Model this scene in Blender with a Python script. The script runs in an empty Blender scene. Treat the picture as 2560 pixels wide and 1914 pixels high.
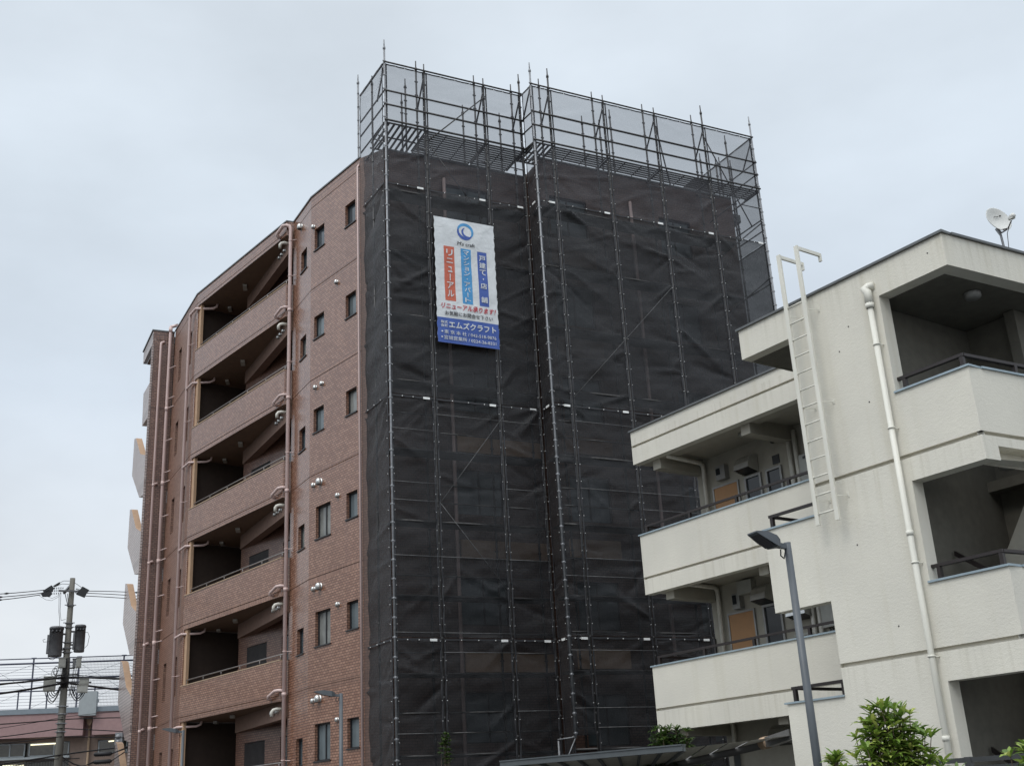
import bpy, math, random
from mathutils import Vector, Matrix
import bmesh

R_ = math.radians
SC = bpy.context.scene
COL = SC.collection

# ------------------------------------------------------------------ camera
cam_d = bpy.data.cameras.new('camera')
cam = bpy.data.objects.new('camera', cam_d)
COL.objects.link(cam)
cam_d.sensor_width = 36.0
cam_d.lens = 36.0 * 2884.85 / 2560.0
cam_d.clip_start = 0.1
cam_d.clip_end = 3000
CAMZ = 2.7
_rt = Vector((0.99836634, 0.01979634, -0.0535981))
_up = Vector((0.05713713, -0.34590471, 0.93652831))
_fw = Vector((0.0, 0.93806079, 0.34647072))
cam.matrix_world = Matrix(((_rt.x, _up.x, -_fw.x, 0), (_rt.y, _up.y, -_fw.y, 0),
                           (_rt.z, _up.z, -_fw.z, CAMZ), (0, 0, 0, 1)))
SC.camera = cam
SC.render.resolution_x, SC.render.resolution_y = 1024, 765

# ------------------------------------------------------------------ world, sun, exposure
SUN_EL, SUN_AZ = R_(52), R_(215)          # azimuth clockwise from +Y
W = bpy.data.worlds.new('World'); SC.world = W; W.use_nodes = True
nt = W.node_tree; nt.nodes.clear()
def N(t, kind, **kw):
    n = t.nodes.new(kind)
    for k, v in kw.items():
        if k in n.inputs.keys(): n.inputs[k].default_value = v
        else: setattr(n, k, v)
    return n
out = N(nt, 'ShaderNodeOutputWorld')
sky = N(nt, 'ShaderNodeTexSky', sky_type='NISHITA', sun_disc=False, sun_elevation=SUN_EL, sun_rotation=SUN_AZ,
        air_density=1.0, dust_density=4.0, ozone_density=1.0)
bg1 = N(nt, 'ShaderNodeBackground', Strength=0.10)
nt.links.new(sky.outputs[0], bg1.inputs[0])
tc = N(nt, 'ShaderNodeTexCoord')
sep = N(nt, 'ShaderNodeSeparateXYZ'); nt.links.new(tc.outputs['Generated'], sep.inputs[0])
ramp = N(nt, 'ShaderNodeValToRGB'); nt.links.new(sep.outputs['Z'], ramp.inputs[0])
cr = ramp.color_ramp
cr.elements[0].position = 0.0; cr.elements[0].color = (0.88, 0.91, 0.95, 1)
cr.elements[1].position = 1.0; cr.elements[1].color = (1.75, 1.85, 1.95, 1)
for p, c in ((0.16, (0.88, 0.925, 0.97)), (0.34, (0.72, 0.805, 0.90)), (0.50, (0.745, 0.83, 0.915)), (0.62, (0.78, 0.86, 0.94)), (0.74, (1.2, 1.29, 1.38))):
    e = cr.elements.new(p); e.color = (*c, 1)
mp = N(nt, 'ShaderNodeMapping'); mp.inputs['Scale'].default_value = (1.6, 1.6, 3.2)
nt.links.new(tc.outputs['Generated'], mp.inputs[0])
nz = N(nt, 'ShaderNodeTexNoise', Scale=2.2, Detail=5.0, Roughness=0.5)
nt.links.new(mp.outputs[0], nz.inputs[0])
mr = N(nt, 'ShaderNodeMapRange'); nt.links.new(nz.outputs[0], mr.inputs[0])
mr.inputs[1].default_value = 0.3; mr.inputs[2].default_value = 0.7; mr.inputs[3].default_value = 0.90; mr.inputs[4].default_value = 1.10
# the hazy sun side (behind the viewer) is brighter
dt = N(nt, 'ShaderNodeVectorMath', operation='DOT_PRODUCT'); nt.links.new(tc.outputs['Generated'], dt.inputs[0])
dt.inputs[1].default_value = (math.sin(SUN_AZ), math.cos(SUN_AZ), 0.25)
mr2 = N(nt, 'ShaderNodeMapRange'); nt.links.new(dt.outputs['Value'], mr2.inputs[0])
mr2.inputs[1].default_value = -0.2; mr2.inputs[2].default_value = 1.0; mr2.inputs[3].default_value = 1.0; mr2.inputs[4].default_value = 1.7
mu = N(nt, 'ShaderNodeMath', operation='MULTIPLY'); nt.links.new(mr.outputs[0], mu.inputs[0]); nt.links.new(mr2.outputs[0], mu.inputs[1])
# added dimming of the low western sky, to darken the lower brick floors
d3 = N(nt, 'ShaderNodeVectorMath', operation='DOT_PRODUCT'); nt.links.new(tc.outputs['Generated'], d3.inputs[0]); d3.inputs[1].default_value = (-0.93, -0.37, 0)
w1 = N(nt, 'ShaderNodeMapRange', interpolation_type='SMOOTHSTEP'); nt.links.new(d3.outputs['Value'], w1.inputs[0]); w1.inputs[1].default_value = 0.30; w1.inputs[2].default_value = 0.65; w1.inputs[3].default_value = 0.0; w1.inputs[4].default_value = 1.0
w2 = N(nt, 'ShaderNodeMapRange', interpolation_type='SMOOTHSTEP'); nt.links.new(sep.outputs['Z'], w2.inputs[0]); w2.inputs[1].default_value = 0.05; w2.inputs[2].default_value = 0.45; w2.inputs[3].default_value = 0.65; w2.inputs[4].default_value = 0.0
w3 = N(nt, 'ShaderNodeMath', operation='MULTIPLY'); nt.links.new(w1.outputs[0], w3.inputs[0]); nt.links.new(w2.outputs[0], w3.inputs[1])
w4 = N(nt, 'ShaderNodeMath', operation='SUBTRACT'); w4.inputs[0].default_value = 1.0; nt.links.new(w3.outputs[0], w4.inputs[1])
w5 = N(nt, 'ShaderNodeMath', operation='MULTIPLY'); nt.links.new(mu.outputs[0], w5.inputs[0]); nt.links.new(w4.outputs[0], w5.inputs[1]); mu = w5
bg2 = N(nt, 'ShaderNodeBackground'); nt.links.new(ramp.outputs[0], bg2.inputs[0]); nt.links.new(mu.outputs[0], bg2.inputs[1])
mx = N(nt, 'ShaderNodeMixShader'); mx.inputs[0].default_value = 0.9
nt.links.new(bg1.outputs[0], mx.inputs[1]); nt.links.new(bg2.outputs[0], mx.inputs[2])
nt.links.new(mx.outputs[0], out.inputs[0])

sun_d = bpy.data.lights.new('sun', 'SUN'); sun_d.energy = 1.0; sun_d.angle = R_(25); sun_d.color = (1, 0.96, 0.9)
sun = bpy.data.objects.new('sun', sun_d); COL.objects.link(sun)
sd = Vector((math.sin(SUN_AZ) * math.cos(SUN_EL), math.cos(SUN_AZ) * math.cos(SUN_EL), math.sin(SUN_EL)))
sun.rotation_euler = (-sd).to_track_quat('-Z', 'Y').to_euler()
sun.location = sd * 60
SC.view_settings.view_transform = 'Standard'
SC.view_settings.look = 'None'
SC.view_settings.exposure = 0.0
SC.view_settings.gamma = 1.0
SC.render.engine = 'CYCLES'
SC.cycles.transparent_max_bounces = 16
SC.cycles.max_bounces = 8

random.seed(7)
rnd = random.Random(11)

# ------------------------------------------------------------------ materials
def mat(name):
    m = bpy.data.materials.new(name); m.use_nodes = True
    t = m.node_tree; t.nodes.clear()
    o = N(t, 'ShaderNodeOutputMaterial'); b = N(t, 'ShaderNodeBsdfPrincipled')
    t.links.new(b.outputs[0], o.inputs[0])
    return m, t, b, o
def coords(t, scale=(1, 1, 1), kind='Object'):
    c = N(t, 'ShaderNodeTexCoord'); mpn = N(t, 'ShaderNodeMapping'); mpn.inputs['Scale'].default_value = scale
    t.links.new(c.outputs[kind], mpn.inputs[0]); return mpn.outputs[0]
def noise(t, vec, scale, detail=4, rough=0.55):
    n = N(t, 'ShaderNodeTexNoise', Scale=scale, Detail=float(detail), Roughness=rough); t.links.new(vec, n.inputs['Vector']); return n.outputs[0]
def ramp2(t, fac, stops):
    r = N(t, 'ShaderNodeValToRGB'); t.links.new(fac, r.inputs[0]); e = r.color_ramp.elements
    e[0].position, e[0].color = stops[0][0], (*stops[0][1], 1)
    e[1].position, e[1].color = stops[-1][0], (*stops[-1][1], 1)
    for p, c in stops[1:-1]: x = e.new(p); x.color = (*c, 1)
    return r.outputs[0]
def mixc(t, fac, a, b, blend='MIX'):
    m = N(t, 'ShaderNodeMix', data_type='RGBA', blend_type=blend)
    for s, v in ((0, fac), (6, a), (7, b)):
        if hasattr(v, 'links'): t.links.new(v, m.inputs[s])
        elif isinstance(v, (int, float)): m.inputs[s].default_value = v
        else: m.inputs[s].default_value = (*v, 1)
    return m.outputs[2]
def bump(t, b, h, strength=0.3, dist=0.01):
    n = N(t, 'ShaderNodeBump', Strength=strength, Distance=dist); t.links.new(h, n.inputs['Height']); t.links.new(n.outputs[0], b.inputs['Normal'])
def plain(name, col, rough=0.6, metal=0.0, var=0.12, scale=6.0, spec=0.5, streak=False):
    m, t, b, o = mat(name)
    v = coords(t, (1, 1, 0.15) if streak else (1, 1, 1)); f = noise(t, v, scale, 5)
    lo = tuple(c * (1 - var) for c in col); hi = tuple(min(1, c * (1 + var)) for c in col)
    t.links.new(ramp2(t, f, [(0.3, lo), (0.7, hi)]), b.inputs['Base Color'])
    b.inputs['Roughness'].default_value = rough; b.inputs['Metallic'].default_value = metal
    b.inputs['Specular IOR Level'].default_value = spec
    return m
def tile(name, c1, c2, mortar, rough=0.34, row=0.069, wid=0.14, gap=0.0095):
    m, t, b, o = mat(name)
    uv = N(t, 'ShaderNodeUVMap').outputs[0]
    def brick(vec, w, h, off=0.5):
        k = N(t, 'ShaderNodeTexBrick', Scale=1.0); k.offset = off
        k.inputs['Color1'].default_value = (*c1, 1); k.inputs['Color2'].default_value = (*c2, 1); k.inputs['Mortar'].default_value = (*mortar, 1)
        k.inputs['Mortar Size'].default_value = gap; k.inputs['Mortar Smooth'].default_value = 0.2
        k.inputs['Bias'].default_value = -0.1; k.inputs['Brick Width'].default_value = w; k.inputs['Row Height'].default_value = h
        t.links.new(vec, k.inputs['Vector']); return k
    a = brick(uv, wid, row)
    s = brick(uv, 0.062, 0.12, 0.0)
    sp = N(t, 'ShaderNodeSeparateXYZ'); t.links.new(uv, sp.inputs[0])
    # soldier course of upright tiles on both sides of every floor joint
    m1 = N(t, 'ShaderNodeMath', operation='ADD'); t.links.new(sp.outputs[1], m1.inputs[0]); m1.inputs[1].default_value = -3.12 + 0.12 + 2.943 * 4
    m2 = N(t, 'ShaderNodeMath', operation='MODULO'); t.links.new(m1.outputs[0], m2.inputs[0]); m2.inputs[1].default_value = 2.943
    m3 = N(t, 'ShaderNodeMath', operation='LESS_THAN'); t.links.new(m2.outputs[0], m3.inputs[0]); m3.inputs[1].default_value = 0.24
    col = mixc(t, m3.outputs[0], a.outputs[0], s.outputs[0])
    ob = coords(t)
    big = noise(t, ob, 0.55, 4); col = mixc(t, 0.5, col, ramp2(t, big, [(0.3, (0.86, 0.85, 0.85)), (0.7, (1.1, 1.09, 1.08))]), 'MULTIPLY')
    streak = noise(t, coords(t, (2.2, 2.2, 0.16)), 1.6, 5)
    col = mixc(t, ramp2(t, streak, [(0.55, (0, 0, 0)), (0.75, (0.28, 0.28, 0.28))]), col, (0.16, 0.085, 0.065))
    t.links.new(col, b.inputs['Base Color'])
    fac = mixc(t, m3.outputs[0], a.outputs[1], s.outputs[1])
    inv = N(t, 'ShaderNodeInvert'); t.links.new(fac, inv.inputs['Color'])
    h = mixc(t, 0.25, inv.outputs[0], noise(t, coords(t), 9, 2))
    bump(t, b, h, 0.15, 0.004)
    b.inputs['Roughness'].default_value = rough; b.inputs['IOR'].default_value = 1.58
    return m
def stucco(name, col):
    m, t, b, o = mat(name)
    v = coords(t)
    d = noise(t, v, 55, 4, 0.6); e = noise(t, coords(t, (1, 1, 1.8)), 14, 3)
    big = noise(t, v, 0.8, 4); st = noise(t, coords(t, (3, 3, 0.12)), 1.3, 5)
    c = mixc(t, 1.0, col, ramp2(t, big, [(0.3, (0.93, 0.93, 0.93)), (0.7, (1.04, 1.04, 1.03))]), 'MULTIPLY')
    c = mixc(t, ramp2(t, st, [(0.54, (0, 0, 0)), (0.74, (0.28, 0.28, 0.28))]), c, tuple(x * y for x, y in zip(col, (0.74, 0.71, 0.60))))
    c = mixc(t, ramp2(t, d, [(0.2, (0.25, 0.25, 0.25)), (0.45, (0, 0, 0))]), c, tuple(x * 0.8 for x in col))
    sz = N(t, 'ShaderNodeSeparateXYZ'); t.links.new(v, sz.inputs[0]); acc = None
    for lz in (10.42, 7.25, 4.46):        # run-off marks below ledges, copings and joints
        q = N(t, 'ShaderNodeMapRange'); t.links.new(sz.outputs[2], q.inputs[0])
        q.inputs[1].default_value = lz - 0.75; q.inputs[2].default_value = lz - 0.02; q.inputs[3].default_value = 0.0; q.inputs[4].default_value = 1.0
        lt = N(t, 'ShaderNodeMath', operation='LESS_THAN'); t.links.new(sz.outputs[2], lt.inputs[0]); lt.inputs[1].default_value = lz
        ml = N(t, 'ShaderNodeMath', operation='MULTIPLY'); t.links.new(q.outputs[0], ml.inputs[0]); t.links.new(lt.outputs[0], ml.inputs[1])
        if acc is None: acc = ml.outputs[0]
        else:
            mm = N(t, 'ShaderNodeMath', operation='MAXIMUM'); t.links.new(acc, mm.inputs[0]); t.links.new(ml.outputs[0], mm.inputs[1]); acc = mm.outputs[0]
    dr = noise(t, coords(t, (7, 7, 0.25)), 1.7, 5, 0.65)
    drm = mixc(t, 1.0, ramp2(t, dr, [(0.5, (0, 0, 0)), (0.68, (0.3, 0.3, 0.3))]), acc, 'MULTIPLY')
    c = mixc(t, drm, c, tuple(x * y for x, y in zip(col, (0.56, 0.54, 0.47))))
    t.links.new(c, b.inputs['Base Color']); b.inputs['Roughness'].default_value = 0.85
    b.inputs['Specular IOR Level'].default_value = 0.25
    bump(t, b, mixc(t, 0.45, d, e), 0.36, 0.02)
    return m
def net_mat(name, opaque, col, vr=0.07):
    m, t, b, o = mat(name)
    uv = N(t, 'ShaderNodeUVMap').outputs[0]
    mpn = N(t, 'ShaderNodeMapping'); mpn.inputs['Scale'].default_value = (60, 3, 1); t.links.new(uv, mpn.inputs[0])
    mpn2 = N(t, 'ShaderNodeMapping'); mpn2.inputs['Scale'].default_value = (2, 70, 1); t.links.new(uv, mpn2.inputs[0])
    a = noise(t, mpn.outputs[0], 1.0, 2); c = noise(t, mpn2.outputs[0], 1.0, 2)
    ad = N(t, 'ShaderNodeMath', operation='ADD'); t.links.new(a, ad.inputs[0]); t.links.new(c, ad.inputs[1])
    mrn = N(t, 'ShaderNodeMapRange'); t.links.new(ad.outputs[0], mrn.inputs[0])
    mrn.inputs[1].default_value = 0.7; mrn.inputs[2].default_value = 1.3; mrn.inputs[3].default_value = opaque - vr; mrn.inputs[4].default_value = opaque + vr
    big = noise(t, coords(t), 0.7, 4)
    t.links.new(ramp2(t, big, [(0.3, tuple(x * 0.8 for x in col)), (0.7, tuple(x * 1.2 for x in col))]), b.inputs['Base Color'])
    b.inputs['Roughness'].default_value = 0.5; b.inputs['Specular IOR Level'].default_value = 0.32
    b.inputs['Sheen Weight'].default_value = 0.06
    cn = N(t, 'ShaderNodeTexNoise', Scale=3.2, Detail=6.0, Roughness=0.6, Distortion=1.6); mc = N(t, 'ShaderNodeMapping'); mc.inputs['Rotation'].default_value = (0, 0, 0.6); mc.inputs['Scale'].default_value = (2.2, 0.55, 1)
    t.links.new(uv, mc.inputs[0]); t.links.new(mc.outputs[0], cn.inputs['Vector']); bump(t, b, cn.outputs[0], 0.5, 0.08)
    tr = N(t, 'ShaderNodeBsdfTransparent'); mxs = N(t, 'ShaderNodeMixShader')
    t.links.new(mrn.outputs[0], mxs.inputs[0]); t.links.new(tr.outputs[0], mxs.inputs[1]); t.links.new(b.outputs[0], mxs.inputs[2])
    t.links.new(mxs.outputs[0], o.inputs[0])
    return m
def leaf_mat(name, stops):
    m, t, b, o = mat(name)
    g = N(t, 'ShaderNodeNewGeometry')
    t.links.new(ramp2(t, g.outputs['Random Per Island'], stops), b.inputs['Base Color'])
    b.inputs['Roughness'].default_value = 0.45
    tl = N(t, 'ShaderNodeBsdfTranslucent'); t.links.new(ramp2(t, g.outputs['Random Per Island'], stops), tl.inputs[0])
    ms = N(t, 'ShaderNodeMixShader'); ms.inputs[0].default_value = 0.3
    t.links.new(b.outputs[0], ms.inputs[1]); t.links.new(tl.outputs[0], ms.inputs[2]); t.links.new(ms.outputs[0], o.inputs[0])
    return m
def lit(name, col, e):
    m, t, b, o = mat(name)
    b.inputs['Base Color'].default_value = (*col, 1); b.inputs['Emission Color'].default_value = (*col, 1); b.inputs['Emission Strength'].default_value = e
    return m

M = {}
M['brick'] = tile('brick tile', (0.23, 0.115, 0.075), (0.345, 0.192, 0.13), (0.08, 0.04, 0.029), 0.2)
M['brickdark'] = tile('pier and shaded balcony tile', (0.165, 0.078, 0.052), (0.26, 0.145, 0.10), (0.045, 0.024, 0.02))
M['brickmatt'] = tile('matt brick tile', (0.21, 0.108, 0.073), (0.31, 0.175, 0.122), (0.08, 0.04, 0.029), 0.5)
M['brickshade'] = tile('shade darkened brown tile', (0.095, 0.052, 0.038), (0.14, 0.08, 0.058), (0.05, 0.03, 0.024), 0.5)  # brick tile darkened: shade behind the nets is put into the colour
M['tilegrey'] = tile('grey tile', (0.36, 0.29, 0.265), (0.44, 0.37, 0.345), (0.13, 0.10, 0.09), 0.34, 0.11, 0.3, 0.016)
M['ochre'] = plain('ochre paint', (0.42, 0.275, 0.175), 0.8, var=0.08)
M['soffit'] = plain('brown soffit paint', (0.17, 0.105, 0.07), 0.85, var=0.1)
M['beampaint'] = plain('brown beam paint', (0.20, 0.125, 0.095), 0.8, var=0.1)
M['coping'] = plain('grey coping metal', (0.12, 0.125, 0.125), 0.4, 0.5)
M['pinkpipe'] = plain('pink painted pipe', (0.56, 0.42, 0.39), 0.35, var=0.08, streak=True)
M['capbeige'] = plain('beige cap', (0.38, 0.27, 0.18), 0.7)
M['black'] = plain('black metal', (0.016, 0.016, 0.018), 0.4)
M['glass'] = plain('frosted window glass', (0.11, 0.135, 0.145), 0.08, var=0.25, scale=1.2)
M['glasspale'] = plain('curtained window glass', (0.17, 0.175, 0.165), 0.1, var=0.3, scale=2.5)
M['glassdeep'] = plain('dim window glass', (0.06, 0.075, 0.085), 0.06, var=0.3, scale=1.5)
M['darkglass'] = plain('dark window glass', (0.02, 0.024, 0.028), 0.06, var=0.2)
M['slat'] = plain('dark window grille', (0.05, 0.045, 0.045), 0.5)
M['steelhood'] = plain('stainless hood', (0.62, 0.62, 0.60), 0.3, 0.85)
M['handrail'] = plain('aluminium handrail', (0.30, 0.28, 0.27), 0.35, 0.7)
M['diffuser'] = plain('lamp diffuser', (0.42, 0.40, 0.36), 0.5)
M['pvc'] = plain('grey vent pipe', (0.55, 0.53, 0.47), 0.45)
M['stucco'] = stucco('white stucco', (0.66, 0.635, 0.56))
M['smoothwhite'] = stucco('smooth white wall paint', (0.63, 0.605, 0.535))
M['whitemetal'] = plain('white painted metal', (0.66, 0.645, 0.57), 0.5, var=0.1, streak=True)
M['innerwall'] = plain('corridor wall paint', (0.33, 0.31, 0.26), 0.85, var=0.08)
M['flash'] = plain('blue grey flashing', (0.30, 0.37, 0.41), 0.45, 0.3)
M['bronze'] = plain('dark bronze rail', (0.028, 0.022, 0.021), 0.4, 0.3)
M['door'] = plain('orange brown door', (0.36, 0.19, 0.08), 0.55, var=0.06)
M['alu'] = plain('aluminium frame', (0.27, 0.27, 0.26), 0.45, 0.4)
M['boxgrey'] = plain('grey box plastic', (0.33, 0.33, 0.30), 0.5)
M['galv'] = plain('galvanised tube', (0.22, 0.225, 0.235), 0.5, 0.4, var=0.25, scale=14)
M['darksteel'] = plain('weathered dark tube', (0.055, 0.053, 0.052), 0.55, 0.3, var=0.4, scale=9)
M['midsteel'] = plain('dull grey tube', (0.11, 0.11, 0.11), 0.55, 0.3, var=0.4, scale=9)
M['deck'] = plain('scaffold deck steel', (0.06, 0.056, 0.053), 0.55, 0.3, var=0.3)
M['net'] = net_mat('black safety mesh', 0.77, (0.013, 0.0135, 0.0155))
M['netlow'] = net_mat('older black safety mesh', 0.67, (0.014, 0.0145, 0.0165))
M['netup'] = net_mat('thin dark safety mesh', 0.45, (0.055, 0.056, 0.065), 0.03)
M['hem'] = plain('black mesh hem', (0.02, 0.02, 0.023), 0.6)
M['tagwhite'] = plain('white vinyl tag', (0.75, 0.75, 0.73), 0.5)
M['vinyl'] = plain('white vinyl sheet', (0.60, 0.62, 0.63), 0.4, var=0.05)
def crinkle(name):
    t = M[name].node_tree; b = t.nodes['Principled BSDF']
    v = coords(t, (1, 1, 1)); a = noise(t, v, 7, 6, 0.7); c = noise(t, v, 2.2, 3)
    bump(t, b, mixc(t, 0.5, a, c), 0.9, 0.05)
crinkle('vinyl')
M['vred'] = plain('orange red print', (0.50, 0.105, 0.055), 0.45, var=0.06)
M['vsky'] = plain('sky blue print', (0.05, 0.26, 0.52), 0.45, var=0.06)
M['vblue'] = plain('royal blue print', (0.035, 0.085, 0.33), 0.45, var=0.06)
for q_ in ('vred', 'vsky', 'vblue'): crinkle(q_)
M['vcrimson'] = plain('crimson print', (0.42, 0.03, 0.045), 0.5, var=0.05)
M['vblack'] = plain('black print', (0.02, 0.02, 0.025), 0.5)
M['lamppole'] = plain('dark grey lamp paint', (0.075, 0.085, 0.095), 0.45, var=0.1)
M['lamplens'] = plain('dark lamp lens', (0.02, 0.02, 0.025), 0.15)
M['concrete'] = plain('pole concrete', (0.135, 0.128, 0.11), 0.8, var=0.3, scale=5, streak=True)
M['transf'] = plain('transformer paint', (0.105, 0.105, 0.11), 0.45, var=0.2)
M['cable'] = plain('cable rubber', (0.012, 0.012, 0.014), 0.5)
M['boxlight'] = plain('pole box paint', (0.25, 0.25, 0.225), 0.5)
M['pinkwall'] = plain('dusty pink wall', (0.33, 0.215, 0.21), 0.85, var=0.07)
M['tanwall'] = plain('tan wall', (0.25, 0.185, 0.15), 0.85, var=0.1)
M['roofgrey'] = plain('roof edge grey', (0.20, 0.235, 0.265), 0.6, var=0.06)
M['boxroof'] = plain('grey roof cabinet', (0.33, 0.36, 0.37), 0.6, var=0.05)
M['fencemetal'] = plain('dark fence steel', (0.05, 0.055, 0.085), 0.5, 0.2)
M['wire'] = plain('fence wire', (0.20, 0.21, 0.24), 0.5, 0.3)
M['lamp_on'] = lit('lit fluorescent tube', (1.0, 0.93, 0.66), 1.6)
M['roomglass'] = plain('room glass', (0.055, 0.052, 0.04), 0.15, var=0.3)
M['shedgrey'] = plain('shed beam grey', (0.075, 0.085, 0.09), 0.5)
M['shedpanel'] = plain('clouded roof panel', (0.45, 0.43, 0.36), 0.4, var=0.2)
M['gutter'] = plain('grey gutter pvc', (0.10, 0.098, 0.095), 0.4)
M['fencegrey'] = plain('charcoal fence', (0.045, 0.047, 0.05), 0.45)
M['leaf'] = leaf_mat('glossy green leaf', [(0.0, (0.06, 0.115, 0.018)), (0.35, (0.16, 0.26, 0.04)), (0.75, (0.28, 0.38, 0.07)), (0.93, (0.42, 0.47, 0.12)), (1.0, (0.34, 0.36, 0.10))])
M['leafdark'] = leaf_mat('dark green leaf', [(0.0, (0.022, 0.05, 0.012)), (0.6, (0.05, 0.095, 0.018)), (1.0, (0.10, 0.15, 0.035))])
M['bark'] = plain('bark', (0.09, 0.065, 0.045), 0.9)
M['ground'] = plain('asphalt', (0.06, 0.06, 0.058), 0.9, var=0.2, scale=3)
M['dishwhite'] = plain('dish white', (0.58, 0.58, 0.55), 0.45, var=0.04)
M['interior'] = plain('shaded interior paint', (0.125, 0.118, 0.098), 0.9)  # pale paint darkened, the stairwell shading is in the colour
M['recessshade'] = plain('shade darkened recess wall', (0.045, 0.03, 0.023), 0.9)  # depth shade of the balcony recess painted into the wall colour

# ------------------------------------------------------------------ mesh helpers
class Fr:
    """vertical plane: s along ang (degrees clockwise from +Y), n away from the viewer"""
    def __init__(f, o, ang):
        t = R_(ang); f.o = Vector((o[0], o[1], 0)); f.d = Vector((math.sin(t), math.cos(t), 0))
        n = Vector((f.d.y, -f.d.x, 0)); f.n = n if n.dot(f.o) > 0 else -n
    def p(f, s, z, n=0.0): return f.o + f.d * s + f.n * n + Vector((0, 0, z))
    def sub(f, s=0, n=0):
        g = Fr((f.o.x, f.o.y), 0); g.o = f.o + f.d * s + f.n * n; g.d = f.d; g.n = f.n; return g

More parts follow.
